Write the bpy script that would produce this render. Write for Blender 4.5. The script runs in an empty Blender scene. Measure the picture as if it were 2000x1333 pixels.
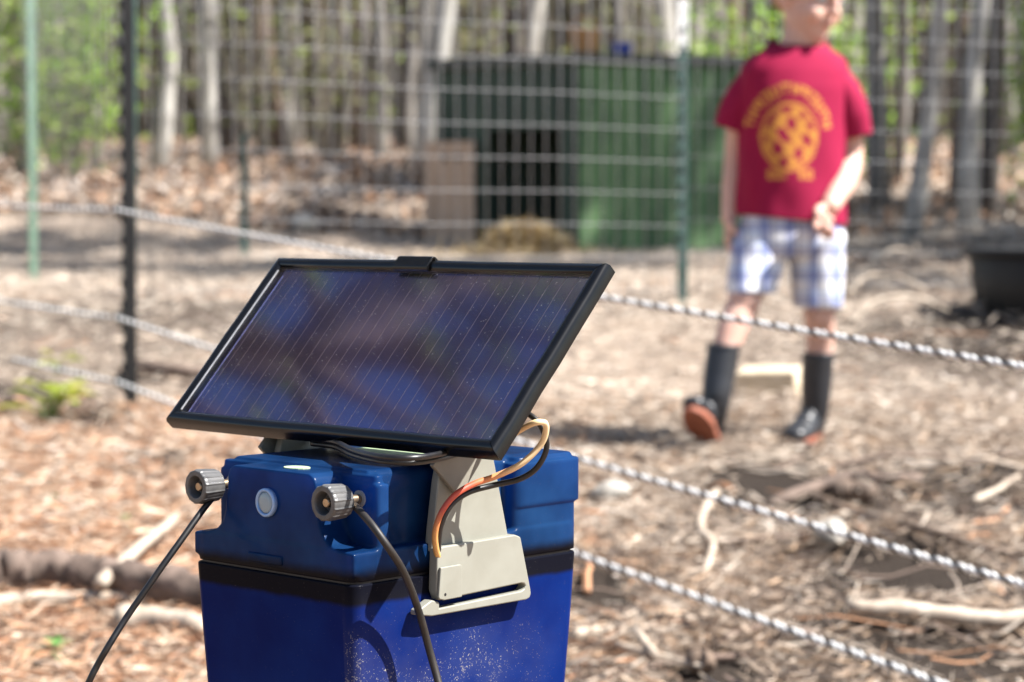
import bpy, bmesh, math, random
import numpy as np
from mathutils import Vector, Matrix, Quaternion
R = math.radians
random.seed(7); rng = np.random.default_rng(11)
sc = bpy.context.scene
COL = sc.collection

# ------------------------------------------------------------------ camera, sky, sun, exposure
CAM_Z = 0.53
cd = bpy.data.cameras.new('camera'); cam = bpy.data.objects.new('camera', cd); COL.objects.link(cam)
cam.location = (0, 0, CAM_Z)
cam.rotation_euler = (R(90) - math.atan(236.5/4425), 0, 0)
cd.sensor_width = 36; cd.lens = 4425/2000*36
cd.clip_start = 0.05; cd.clip_end = 2000
cd.dof.use_dof = True; cd.dof.focus_distance = 1.62; cd.dof.aperture_fstop = 8.0
sc.camera = cam
SUN = Vector((0.62, -0.13, 0.79)).normalized()
w = bpy.data.worlds.new('World'); sc.world = w; w.use_nodes = True
nt = w.node_tree; sky = nt.nodes.new('ShaderNodeTexSky'); sky.sky_type = 'NISHITA'; sky.sun_disc = False
sky.sun_elevation = math.asin(SUN.z); sky.sun_rotation = math.atan2(SUN.x, SUN.y)
sky.air_density = 1.0; sky.dust_density = 1.0; sky.ozone_density = 1.2
nt.links.new(sky.outputs[0], nt.nodes['Background'].inputs[0]); nt.nodes['Background'].inputs[1].default_value = 0.06
sl = bpy.data.lights.new('sun', 'SUN'); sl.energy = 5.0; sl.angle = R(0.5); sl.color = (1.0, 0.97, 0.93)
so = bpy.data.objects.new('sun', sl); COL.objects.link(so); so.rotation_euler = SUN.to_track_quat('Z', 'Y').to_euler(); so.location = SUN*30
vs = sc.view_settings; vs.view_transform = 'Standard'; vs.look = 'None'; vs.gamma = 1; vs.exposure = 1.55; vs.use_curve_mapping = False
sc.cycles.use_denoising = True
sc.cycles.max_bounces = 10; sc.cycles.transparent_max_bounces = 16; sc.cycles.caustics_reflective = False; sc.cycles.caustics_refractive = False
sc.cycles.sample_clamp_indirect = 6

# ------------------------------------------------------------------ helpers
def tag(o, label=None, cat=None, group=None, kind=None):
    if label: o['label'] = label
    if cat: o['category'] = cat
    if group: o['group'] = group
    if kind: o['kind'] = kind
    return o
def empty(name, loc=(0, 0, 0), rz=0.0, label=None, cat=None, group=None):
    o = bpy.data.objects.new(name, None); COL.objects.link(o); o.location = loc; o.rotation_euler = (0, 0, rz)
    o.empty_display_size = 0.05
    return tag(o, label, cat, group)
def link(name, me, parent=None):
    o = bpy.data.objects.new(name, me); COL.objects.link(o)
    if parent: o.parent = parent
    return o

class MB:
    def __init__(s): s.v = []; s.f = []; s.c = []; s.mi = []
    def add(s, vs_, fs_, col=None, mi=0):
        b = len(s.v); s.v.extend([tuple(p) for p in vs_]); s.f.extend([tuple(i+b for i in f) for f in fs_])
        s.c.extend([col or (1, 1, 1)]*len(vs_)); s.mi.extend([mi]*len(fs_)); return s
    def box(s, lo, hi, col=None):
        x0, y0, z0 = lo; x1, y1, z1 = hi
        return s.add([(x0,y0,z0),(x1,y0,z0),(x1,y1,z0),(x0,y1,z0),(x0,y0,z1),(x1,y0,z1),(x1,y1,z1),(x0,y1,z1)],
                     [(0,3,2,1),(4,5,6,7),(0,1,5,4),(1,2,6,5),(2,3,7,6),(3,0,4,7)], col)
    def frustum(s, lo, hi, dx, dy, col=None):
        x0, y0, z0 = lo; x1, y1, z1 = hi      # bottom inset by dx, dy
        return s.add([(x0+dx,y0+dy,z0),(x1-dx,y0+dy,z0),(x1-dx,y1-dy,z0),(x0+dx,y1-dy,z0),(x0,y0,z1),(x1,y0,z1),(x1,y1,z1),(x0,y1,z1)],
                     [(0,3,2,1),(4,5,6,7),(0,1,5,4),(1,2,6,5),(2,3,7,6),(3,0,4,7)], col)
    def tube(s, pts, rad, n=8, cap=True, col=None, rough=0.0, flat=None):
        pts = [Vector(p) for p in pts]
        if not hasattr(rad, '__len__'): rad = [rad]*len(pts)
        vs_ = []; fs_ = []
        t0 = (pts[1]-pts[0]).normalized(); a = Vector((0, 0, 1)) if abs(t0.z) < .9 else Vector((1, 0, 0))
        u = (a - t0*a.dot(t0)).normalized()
        for i, p in enumerate(pts):
            t = (pts[min(i+1, len(pts)-1)] - pts[max(i-1, 0)]).normalized()
            u = (u - t*u.dot(t)).normalized(); v = t.cross(u)
            for k in range(n):
                an = 2*math.pi*k/n; r = rad[i]*(1 + (random.uniform(-rough, rough) if rough else 0))
                vs_.append(p + (u*math.cos(an) + v*math.sin(an)*(flat or 1))*r)
        for i in range(len(pts)-1):
            for k in range(n):
                k2 = (k+1) % n; fs_.append((i*n+k, i*n+k2, (i+1)*n+k2, (i+1)*n+k))
        if cap:
            fs_.append(tuple(range(n-1, -1, -1))); fs_.append(tuple((len(pts)-1)*n+k for k in range(n)))
        return s.add(vs_, fs_, col)
    def rings(s, rings_, cap0=True, cap1=True, col=None):
        n = len(rings_[0]); vs_ = [p for r in rings_ for p in r]; fs_ = []
        for i in range(len(rings_)-1):
            for k in range(n):
                k2 = (k+1) % n; fs_.append((i*n+k, i*n+k2, (i+1)*n+k2, (i+1)*n+k))
        if cap0: fs_.append(tuple(range(n-1, -1, -1)))
        if cap1: fs_.append(tuple((len(rings_)-1)*n+k for k in range(n)))
        return s.add(vs_, fs_, col)
    def prism(s, poly, f0, f1, col=None):   # poly 2D list, f0/f1 map 2D -> 3D for the two faces
        n = len(poly); vs_ = [f0(p) for p in poly] + [f1(p) for p in poly]
        fs_ = [tuple(range(n-1, -1, -1)), tuple(range(n, 2*n))] + [(k, (k+1) % n, n+(k+1) % n, n+k) for k in range(n)]
        return s.add(vs_, fs_, col)
    def ball(s, c, r, n=12, col=None, rot=None):
        c = Vector(c); r = Vector(r) if hasattr(r, '__len__') else Vector((r, r, r)); rr = []
        for i in range(1, n):
            th = math.pi*i/n
            ring = []
            for k in range(2*n):
                ph = math.pi*k/n; p = Vector((math.sin(th)*math.cos(ph)*r.x, math.sin(th)*math.sin(ph)*r.y, -math.cos(th)*r.z))
                if rot is not None: p = rot @ p
                ring.append(c+p)
            rr.append(ring)
        return s.rings(rr, True, True, col)
    def mesh(s, name, mats, smooth=False, fix=True):
        me = bpy.data.meshes.new(name); me.from_pydata(s.v, [], s.f)
        if fix:
            bm = bmesh.new(); bm.from_mesh(me); bmesh.ops.recalc_face_normals(bm, faces=bm.faces); bm.to_mesh(me); bm.free()
        for m in (mats if isinstance(mats, (list, tuple)) else [mats]): me.materials.append(m)
        at = me.color_attributes.new('Col', 'FLOAT_COLOR', 'POINT')
        at.data.foreach_set('color', np.array([(c[0], c[1], c[2], 1) for c in s.c], dtype=np.float32).ravel())
        if len(set(s.mi)) > 1: me.polygons.foreach_set('material_index', s.mi)
        if smooth: me.polygons.foreach_set('use_smooth', [True]*len(me.polygons))
        me.update(); return me
    def build(s, name, mats, parent=None, smooth=False, bevel=0.0, seg=2, fix=True):
        o = link(name, s.mesh(name, mats, smooth, fix), parent)
        if bevel:
            b = o.modifiers.new('bevel', 'BEVEL'); b.width = bevel; b.segments = seg; b.limit_method = 'ANGLE'; b.angle_limit = R(30); b.harden_normals = False
            o.data.polygons.foreach_set('use_smooth', [True]*len(o.data.polygons))
            wn = o.modifiers.new('normals', 'WEIGHTED_NORMAL'); wn.keep_sharp = True
        return o

def baked(o, mods):            # evaluate modifiers into plain mesh data
    for m in mods(o) or []: pass
    dg = bpy.context.evaluated_depsgraph_get(); ev = o.evaluated_get(dg)
    me = bpy.data.meshes.new_from_object(ev); old = o.data; o.modifiers.clear(); o.data = me
    return o
def remeshed(mb, name, mat_, parent, voxel, smooth_it, fac=0.5):
    o = mb.build(name, mat_, parent)
    m = o.modifiers.new('r', 'REMESH'); m.mode = 'VOXEL'; m.voxel_size = voxel; m.use_smooth_shade = True
    s = o.modifiers.new('s', 'SMOOTH'); s.factor = fac; s.iterations = smooth_it
    baked(o, lambda o: None)
    o.data.polygons.foreach_set('use_smooth', [True]*len(o.data.polygons))
    if not o.data.materials: o.data.materials.append(mat_)
    return o
def spline(pts, n=8):          # Catmull-Rom through points
    P = [Vector(p) for p in pts]; P = [P[0]*2-P[1]] + P + [P[-1]*2-P[-2]]; out = []
    for i in range(1, len(P)-2):
        for k in range(n):
            t = k/n; a, b, c, d = P[i-1], P[i], P[i+1], P[i+2]
            out.append(0.5*((2*b) + (c-a)*t + (2*a-5*b+4*c-d)*t*t + (3*b-a-3*c+d)*t**3))
    out.append(P[-2]); return out

# ------------------------------------------------------------------ materials
def nodes_of(name):
    m = bpy.data.materials.new(name); m.use_nodes = True; n = m.node_tree
    return m, n, n.nodes['Principled BSDF']
def N(n, t, **kw):
    x = n.nodes.new(t)
    for k, v in kw.items():
        if k.startswith('i_'):
            key = k[2:]; key = int(key) if key.isdigit() else key
            x.inputs[key].default_value = v
        else: setattr(x, k, v)
    return x
def noise(n, scale, detail=4, rough=.55, coord='Object', vec=None, stretch=None):
    tc = n.nodes.new('ShaderNodeTexCoord'); src = tc.outputs[coord]
    if stretch:
        mp = n.nodes.new('ShaderNodeMapping'); mp.inputs['Scale'].default_value = stretch; n.links.new(src, mp.inputs[0]); src = mp.outputs[0]
    t = N(n, 'ShaderNodeTexNoise'); t.inputs['Scale'].default_value = scale; t.inputs['Detail'].default_value = detail; t.inputs['Roughness'].default_value = rough
    n.links.new(src, t.inputs['Vector']); return t
def ramp(n, src, stops):
    r = n.nodes.new('ShaderNodeValToRGB'); e = r.color_ramp.elements
    while len(e) < len(stops): e.new(0.5)
    for el, (p, c) in zip(e, stops): el.position = p; el.color = (c[0], c[1], c[2], 1)
    n.links.new(src, r.inputs[0]); return r
def bump(n, b, src, strength=.3, dist=.01):
    bp = n.nodes.new('ShaderNodeBump'); bp.inputs['Strength'].default_value = strength; bp.inputs['Distance'].default_value = dist
    n.links.new(src, bp.inputs['Height']); n.links.new(bp.outputs[0], b.inputs['Normal'])
def pm(name, c0, c1=None, scale=20, rough=.6, bmp=0.0, bdist=.005, metal=0.0, coat=0.0, spec=.5, stretch=None, detail=5):
    m, n, b = nodes_of(name); b.inputs['Roughness'].default_value = rough; b.inputs['Metallic'].default_value = metal
    b.inputs['Coat Weight'].default_value = coat; b.inputs['Specular IOR Level'].default_value = spec
    c1 = c1 or tuple(x*.8 for x in c0); t = noise(n, scale, detail, stretch=stretch)
    r = ramp(n, t.outputs[0], [(.35, c0), (.65, c1)]); n.links.new(r.outputs[0], b.inputs['Base Color'])
    if bmp: bump(n, b, t.outputs[0], bmp, bdist)
    return m
def attr_mat(name, rough=.7, transl=0.0, spec=.3):
    m, n, b = nodes_of(name); a = N(n, 'ShaderNodeAttribute', attribute_name='Col'); b.inputs['Roughness'].default_value = rough
    b.inputs['Specular IOR Level'].default_value = spec
    n.links.new(a.outputs['Color'], b.inputs['Base Color'])
    if transl:
        t = n.nodes.new('ShaderNodeBsdfTranslucent'); n.links.new(a.outputs['Color'], t.inputs[0])
        mx = n.nodes.new('ShaderNodeMixShader'); mx.inputs[0].default_value = transl
        n.links.new(b.outputs[0], mx.inputs[1]); n.links.new(t.outputs[0], mx.inputs[2]); n.links.new(mx.outputs[0], n.nodes['Material Output'].inputs[0])
    return m
def math2(n, op, a, b_=None, clamp=False):
    x = n.nodes.new('ShaderNodeMath'); x.operation = op; x.use_clamp = clamp
    for i, s in enumerate((a, b_)):
        if s is None: continue
        if isinstance(s, (int, float)): x.inputs[i].default_value = s
        else: n.links.new(s, x.inputs[i])
    return x.outputs[0]

M = {}
M['litter'] = attr_mat('leaf_litter', .75, .12)
M['foliage'] = attr_mat('young_foliage', .5, .45)
M['twig'] = attr_mat('dead_twig', .8)
M['bark_pale'] = pm('pale_lichen_bark', (.46, .44, .40), (.20, .185, .165), 9, .9, .8, .02, stretch=(1, 1, .35))
M['bark_grey'] = pm('grey_bark', (.24, .22, .195), (.11, .10, .088), 11, .9, .8, .02, stretch=(1, 1, .3))
M['bark_dark'] = pm('dark_pine_bark', (.055, .048, .042), (.11, .09, .075), 12, .9, .9, .02, stretch=(1, 1, .4))
M['bark_brown'] = pm('brown_bark', (.17, .115, .08), (.09, .065, .05), 10, .9, .8, .02, stretch=(1, 1, .4))
M['wood_pale'] = pm('bleached_stick', (.50, .42, .33), (.33, .26, .20), 40, .8, .5, .003, stretch=(1, 1, 1))
M['log'] = pm('weathered_log', (.19, .135, .105), (.075, .052, .04), 25, .85, .9, .008)
M['stone'] = pm('pale_stone', (.42, .39, .34), (.26, .24, .21), 18, .85, .5, .01)
M['cutwood'] = pm('cut_pale_wood', (.62, .52, .38), (.5, .4, .27), 30, .8, .3, .004)
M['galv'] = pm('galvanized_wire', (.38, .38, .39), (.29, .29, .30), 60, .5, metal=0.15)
M['post_green'] = pm('teal_green_post_paint', (.05, .105, .09), (.03, .07, .06), 25, .5)
M['post_pale'] = pm('sunlit_light_green_post_paint', (.22, .34, .25), (.15, .25, .18), 20, .5)  # paint made pale for the sunlight on the left post
M['post_white'] = pm('white_post_tip', (.80, .80, .78), None, 25, .5)
M['post_black'] = pm('black_post_paint', (.0035, .0035, .004), (.011, .010, .009), 30, .5, .2, .002)
M['rope_white'] = pm('white_rope_strand', (.84, .84, .82), (.68, .67, .65), 260, .6, .6, .001, spec=.3)
M['rope_black'] = pm('black_rope_strand', (.012, .012, .014), None, 260, .6, .5, .001)
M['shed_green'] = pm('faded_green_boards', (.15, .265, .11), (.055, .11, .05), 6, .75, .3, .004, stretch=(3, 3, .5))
M['shed_dark'] = pm('shade_dark_green_boards', (.045, .075, .05), (.025, .042, .03), 7, .8, .3, .004, stretch=(3, 3, .5))  # green boards darkened in colour for the shade on the doorway wall
M['shed_roof'] = pm('dark_roof_sheet', (.10, .11, .095), (.055, .06, .05), 8, .7, .3, .005)
M['door_wood'] = pm('brown_door_boards', (.56, .40, .28), (.40, .28, .19), 14, .8, .3, .003, stretch=(3, 3, .4))
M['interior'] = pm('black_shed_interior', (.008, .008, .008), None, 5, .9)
M['blue_pail'] = pm('blue_plastic_pail', (.02, .06, .42), (.015, .045, .30), 10, .35)
M['basket'] = pm('orange_brown_basket', (.55, .28, .10), (.36, .18, .07), 40, .8, .4, .004)
M['black_rubber'] = pm('black_rubber_tub', (.003, .003, .0035), (.008, .0075, .007), 12, .6)
# energizer
M['frame_black'] = pm('black_frame_plastic', (.0025, .0026, .003), (.005, .005, .0055), 55, .24, .15, .0005, spec=.4)
M['back_board'] = pm('panel_back_board', (.02, .02, .022), None, 20, .6)
M['beige'] = pm('beige_bracket_plastic', (.25, .248, .21), (.22, .216, .18), 35, .42, .12, .0006, spec=.45)
M['grey_tan'] = pm('grey_tan_gusset_plastic', (.215, .20, .165), (.17, .155, .125), 30, .5, .15, .0006)
M['knob'] = pm('charcoal_knob_plastic', (.055, .055, .057), (.10, .098, .095), 70, .42, .15, .0004, spec=.5)
M['brass'] = pm('tarnished_brass_stud', (.46, .34, .22), (.30, .22, .15), 90, .35, metal=.9)
M['cable'] = pm('black_cable_jacket', (.005, .005, .006), (.014, .012, .011), 120, .4, .2, .0005)
M['cable_dirty'] = pm('dirty_black_cable_jacket', (.004, .004, .004), (.020, .015, .012), 55, .55, .3, .0005, detail=7)
M['gasket'] = pm('black_seam_gasket', (.006, .006, .008), None, 60, .5)
M['sticker'] = pm('pale_green_sticker', (.30, .42, .24), (.42, .50, .33), 30, .5)
M['red_wire'] = attr_mat('sun_and_shade_red_orange_wire', .45, 0, .5)
M['skin'] = pm('pale_skin', (.66, .42, .335), (.60, .36, .28), 14, .5, spec=.35)
M['skin'].node_tree.nodes['Principled BSDF'].inputs['Subsurface Weight'].default_value = .25
M['skin'].node_tree.nodes['Principled BSDF'].inputs['Subsurface Radius'].default_value = (.012, .005, .003)
M['skin'].node_tree.nodes['Principled BSDF'].inputs['Subsurface Scale'].default_value = .6
M['shirt'] = attr_mat('crimson_printed_cotton', .85, 0, .2)
M['hair'] = pm('strawberry_blond_hair', (.42, .25, .12), (.30, .17, .08), 60, .6, .6, .003, stretch=(3, 3, .6))
M['boot'] = pm('dark_grey_rubber_boot', (.016, .017, .020), (.030, .031, .035), 9, .36, .15, .004, spec=.5)
M['sole'] = pm('rust_red_sole', (.34, .11, .06), (.25, .085, .05), 25, .7)
M['eye'] = pm('eye_white', (.7, .68, .66), None, 20, .3)
M['lip'] = pm('lip', (.50, .20, .17), None, 20, .5)

def plaid():
    m, n, b = nodes_of('blue_white_plaid_cotton'); b.inputs['Roughness'].default_value = .9; b.inputs['Specular IOR Level'].default_value = .15
    tc = n.nodes.new('ShaderNodeTexCoord'); sp = n.nodes.new('ShaderNodeSeparateXYZ'); n.links.new(tc.outputs['Object'], sp.inputs[0])
    def band(src, per, width, off):
        f = math2(n, 'FRACT', math2(n, 'ADD', math2(n, 'DIVIDE', src, per), off)); return math2(n, 'LESS_THAN', f, width)
    col = None
    base = N(n, 'ShaderNodeRGB'); base.outputs[0].default_value = (.78, .78, .80, 1); cur = base.outputs[0]
    for src, per, wd, off, c, a in ((sp.outputs[0], .058, .38, .1, (.06, .10, .34), .58), (sp.outputs[2], .058, .36, .3, (.07, .12, .36), .46),
                                  (sp.outputs[0], .058, .09, .62, (.16, .10, .05), .55), (sp.outputs[2], .058, .08, .85, (.25, .42, .7), .7)):
        k = math2(n, 'MULTIPLY', band(src, per, wd, off), a)
        mx = n.nodes.new('ShaderNodeMix'); mx.data_type = 'RGBA'; n.links.new(k, mx.inputs[0]); n.links.new(cur, mx.inputs[6]); mx.inputs[7].default_value = (*c, 1); cur = mx.outputs[2]
    n.links.new(cur, b.inputs['Base Color']); return m
M['plaid'] = plaid()

def blue_plastic(name, cols, band_lo, band_hi, transl, dirt=False, rough=.34):
    """frosted translucent shell: some light passes through, dark seal shows through near the seam (object z)"""
    m, n, b = nodes_of(name)
    b.inputs['Roughness'].default_value = rough; b.inputs['Specular IOR Level'].default_value = .05 if dirt else .12; b.inputs['Coat Weight'].default_value = 0.0 if dirt else .2; b.inputs['Coat Roughness'].default_value = .12
    t = noise(n, 16, 3); r = ramp(n, t.outputs[0], [(.35, cols[0]), (.68, cols[1])]); cur = r.outputs[0]
    tc = n.nodes.new('ShaderNodeTexCoord'); sp = n.nodes.new('ShaderNodeSeparateXYZ'); n.links.new(tc.outputs['Object'], sp.inputs[0])
    t2 = noise(n, 38, 3); wob = math2(n, 'MULTIPLY', math2(n, 'SUBTRACT', t2.outputs[0], .5), .005)
    z = math2(n, 'ADD', sp.outputs[2], wob)
    mr = n.nodes.new('ShaderNodeMapRange'); mr.interpolation_type = 'SMOOTHSTEP'; n.links.new(z, mr.inputs[0])
    mr.inputs[1].default_value = band_lo; mr.inputs[2].default_value = band_hi; mr.inputs[3].default_value = 1; mr.inputs[4].default_value = 0
    mx = n.nodes.new('ShaderNodeMix'); mx.data_type = 'RGBA'; n.links.new(mr.outputs[0], mx.inputs[0]); n.links.new(cur, mx.inputs[6]); mx.inputs[7].default_value = (.010, .011, .020, 1); cur = mx.outputs[2]
    tr_col = cur
    # fine dust
    t3 = noise(n, 900, 2); d0 = math2(n, 'MULTIPLY', math2(n, 'GREATER_THAN', t3.outputs[0], .735), .35)
    if dirt:   # splashed grit on the long side facing -y, densest low down
        geo = sp; ymask = math2(n, 'LESS_THAN', sp.outputs[1], -.075)
        zr = n.nodes.new('ShaderNodeMapRange'); n.links.new(sp.outputs[2], zr.inputs[0]); zr.inputs[1].default_value = -.005; zr.inputs[2].default_value = -.075; zr.inputs[3].default_value = 0; zr.inputs[4].default_value = 1
        xr = n.nodes.new('ShaderNodeMapRange'); n.links.new(sp.outputs[0], xr.inputs[0]); xr.inputs[1].default_value = .10; xr.inputs[2].default_value = .02; xr.inputs[3].default_value = .12; xr.inputs[4].default_value = 1
        pat = noise(n, 22, 3); patch = math2(n, 'SUBTRACT', math2(n, 'MULTIPLY', pat.outputs[0], 2.0), .55)
        amt = math2(n, 'MULTIPLY', math2(n, 'MULTIPLY', zr.outputs[0], xr.outputs[0]), patch, True)
        vo = n.nodes.new('ShaderNodeTexVoronoi'); vo.feature = 'F1'; vo.inputs['Scale'].default_value = 420; vo.inputs['Randomness'].default_value = 1
        wn = noise(n, 260, 2); vv = n.nodes.new('ShaderNodeVectorMath'); vv.operation = 'MULTIPLY_ADD'; n.links.new(wn.outputs['Color'], vv.inputs[0]); vv.inputs[1].default_value = (.007, .007, .010); n.links.new(tc.outputs['Object'], vv.inputs[2])
        n.links.new(vv.outputs[0], vo.inputs['Vector'])
        spk = math2(n, 'LESS_THAN', vo.outputs['Distance'], math2(n, 'MULTIPLY', amt, .40))
        fine = noise(n, 520, 3); spk2 = math2(n, 'GREATER_THAN', fine.outputs[0], math2(n, 'SUBTRACT', .80, math2(n, 'MULTIPLY', amt, .30)))
        vo2 = n.nodes.new('ShaderNodeTexVoronoi'); vo2.inputs['Scale'].default_value = 150; n.links.new(vv.outputs[0], vo2.inputs['Vector'])
        spk3 = math2(n, 'LESS_THAN', vo2.outputs['Distance'], math2(n, 'MULTIPLY', amt, .20))
        spk = math2(n, 'MAXIMUM', math2(n, 'MULTIPLY', spk, .75), spk3)
        k = math2(n, 'MULTIPLY', math2(n, 'MAXIMUM', spk, math2(n, 'MULTIPLY', spk2, .4)), ymask)
        haze_ = math2(n, 'MULTIPLY', math2(n, 'MULTIPLY', amt, .10), ymask)
        k = math2(n, 'MAXIMUM', math2(n, 'MULTIPLY', k, .95), haze_); k = math2(n, 'MAXIMUM', k, d0)
    else: k = d0
    mx2 = n.nodes.new('ShaderNodeMix'); mx2.data_type = 'RGBA'; n.links.new(k, mx2.inputs[0]); n.links.new(cur, mx2.inputs[6]); mx2.inputs[7].default_value = (.50, .47, .42, 1); cur = mx2.outputs[2]
    n.links.new(cur, b.inputs['Base Color'])
    dk = n.nodes.new('ShaderNodeMix'); dk.data_type = 'RGBA'; dk.blend_type = 'MULTIPLY'; dk.inputs[0].default_value = 1; dk.inputs[7].default_value = (.8, .8, .8, 1) if dirt else (.65, .65, .65, 1); n.links.new(tr_col, dk.inputs[6]); n.links.new(dk.outputs[2], mx2.inputs[6])
    bump(n, b, noise(n, 700, 2).outputs[0], .08, .0004)
    tb = n.nodes.new('ShaderNodeBsdfTranslucent'); n.links.new(tr_col, tb.inputs[0])
    ms = n.nodes.new('ShaderNodeMixShader'); ms.inputs[0].default_value = transl
    n.links.new(b.outputs[0], ms.inputs[1]); n.links.new(tb.outputs[0], ms.inputs[2]); n.links.new(ms.outputs[0], n.nodes['Material Output'].inputs[0])
    return m
M['lid'] = blue_plastic('frosted_blue_lid', ((.008, .050, .185), (.028, .130, .385)), .002, .012, .62)
M['body'] = blue_plastic('deep_blue_case', ((.003, .021, .185), (.006, .038, .255)), -.006, -.006, .40, True, .30)
# the seal band on the body runs downward from the seam
def body_band(m):
    n = m.node_tree
    for x in n.nodes:
        if x.type == 'MAP_RANGE' and x.interpolation_type == 'SMOOTHSTEP':
            x.inputs[1].default_value = -.0185; x.inputs[2].default_value = -.0135; x.inputs[3].default_value = 0; x.inputs[4].default_value = 1
body_band(M['body'])

def cell_mat():       # thin-film cell: a tinted mirror-like interference layer
    m, n, b = nodes_of('thin_film_cell'); b.inputs['Roughness'].default_value = .07; b.inputs['Metallic'].default_value = 1
    t = noise(n, 9, 2); r = ramp(n, t.outputs[0], [(.3, (.16, .215, .58)), (.7, (.25, .22, .43))]); n.links.new(r.outputs[0], b.inputs['Base Color']); return m
M['cell'] = cell_mat()
M['cell_line'] = pm('cell_scribe_line', (.24, .175, .15), (.17, .13, .135), 40, .4, metal=.3)
def glass_mat():
    m, n, b = nodes_of('dusty_cover_glass'); n.nodes.remove(b)
    fr = n.nodes.new('ShaderNodeFresnel'); fr.inputs[0].default_value = 1.5
    tr = n.nodes.new('ShaderNodeBsdfTransparent'); gl = n.nodes.new('ShaderNodeBsdfGlossy'); gl.inputs['Roughness'].default_value = .035
    t = noise(n, 1100, 2); sp = math2(n, 'GREATER_THAN', t.outputs[0], .75)
    big = noise(n, 7, 3); pk = math2(n, 'GREATER_THAN', big.outputs[0], .45)
    vo = n.nodes.new('ShaderNodeTexVoronoi'); vo.inputs['Scale'].default_value = 170; tc = n.nodes.new('ShaderNodeTexCoord'); n.links.new(tc.outputs['Object'], vo.inputs['Vector'])
    sp2 = math2(n, 'LESS_THAN', vo.outputs['Distance'], .07)
    df = n.nodes.new('ShaderNodeBsdfDiffuse'); df.inputs[0].default_value = (.5, .47, .44, 1)
    k = math2(n, 'ADD', math2(n, 'MULTIPLY', math2(n, 'MAXIMUM', math2(n, 'MULTIPLY', sp, pk), sp2), .45), .004, True)
    geo = n.nodes.new('ShaderNodeNewGeometry'); ff = math2(n, 'MULTIPLY', fr.outputs[0], math2(n, 'SUBTRACT', 1.0, geo.outputs['Backfacing']))
    m1 = n.nodes.new('ShaderNodeMixShader'); n.links.new(ff, m1.inputs[0]); n.links.new(tr.outputs[0], m1.inputs[1]); n.links.new(gl.outputs[0], m1.inputs[2])
    m2 = n.nodes.new('ShaderNodeMixShader'); n.links.new(k, m2.inputs[0]); n.links.new(m1.outputs[0], m2.inputs[1]); n.links.new(df.outputs[0], m2.inputs[2])
    n.links.new(m2.outputs[0], n.nodes['Material Output'].inputs[0]); return m
M['glass'] = glass_mat()
def lens_mat():
    m, n, b = nodes_of('clear_indicator_lens'); b.inputs['Base Color'].default_value = (.62, .78, .86, 1); b.inputs['Roughness'].default_value = .08
    b.inputs['Transmission Weight'].default_value = .55; b.inputs['IOR'].default_value = 1.4; return m
M['lens'] = lens_mat()

# ------------------------------------------------------------------ terrain
KY = [-60, -5, 0, 1.6, 2.9, 4.2, 5.4, 5.9, 6.5, 7.0, 8.0, 11, 13, 16, 20, 30, 60, 260]
KZ = [-.6, -.26, -.22, -.21, -.19, -.10, -.012, -.004, .11, .22, .28, .34, .56, .86, 1.08, 1.55, 2.8, 9]
_w = [(rng.uniform(.12, .9), rng.uniform(0, 6.283), rng.uniform(0, 6.283)) for _ in range(16)]
def gz(x, y):
    x = np.asarray(x, float); y = np.asarray(y, float)
    z = (np.interp(y-.25, KY, KZ) + np.interp(y, KY, KZ)*2 + np.interp(y+.25, KY, KZ))/4
    b = 0
    for lam, a, ph in _w: b = b + lam*np.sin((x*math.cos(a)+y*math.sin(a))*6.283/lam + ph)
    z = z + b*.0042
    z = z + .27*np.exp(-.5*(((x+.09)/.38)**2 + ((y-1.68)/.36)**2))          # rise the energizer stands on
    z = z + .22*np.exp(-.5*(((x+1.0)/1.3)**2 + ((y-13.5)/1.0)**2)) + .15*np.exp(-.5*(((x+2.6)/1.1)**2+((y-11.5)/.8)**2))
    z = z + .16*np.exp(-.5*(((x-2.6)/1.0)**2 + ((y-10.2)/.7)**2)) + .025*np.exp(-.5*(((x+1.5)/.35)**2 + ((y-5.5)/.3)**2))
    z = z + .06*np.exp(-.5*(((x-.95)/.28)**2 + ((y-4.80)/.10)**2)) + .05*np.exp(-.5*(((x-.72)/.16)**2 + ((y-4.2)/.06)**2)) + .04*np.exp(-.5*(((x-.6)/.2)**2 + ((y-3.62)/.05)**2))
    return z
def g(x, y): return float(gz(x, y))
def axis(lo, hi, step, far_lo, far_hi):
    a = list(np.arange(lo, hi+1e-6, step)); s = step
    while a[-1] < far_hi: s *= 1.22; a.append(a[-1]+s)
    s = step
    while a[0] > far_lo: s *= 1.22; a.insert(0, a[0]-s)
    return np.array(a)
xs = axis(-2.6, 2.8, .045, -220, 220); ys = axis(.6, 9.5, .045, -40, 260)
GX, GY = np.meshgrid(xs, ys); GZ = gz(GX, GY)
nx, ny = len(xs), len(ys)
me = bpy.data.meshes.new('forest_floor')
idx = np.arange(nx*ny).reshape(ny, nx)
F = np.stack([idx[:-1, :-1], idx[:-1, 1:], idx[1:, 1:], idx[1:, :-1]], -1).reshape(-1, 4)
me.from_pydata(np.stack([GX, GY, GZ], -1).reshape(-1, 3).tolist(), [], F.tolist())
me.polygons.foreach_set('use_smooth', [True]*len(me.polygons))
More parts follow.
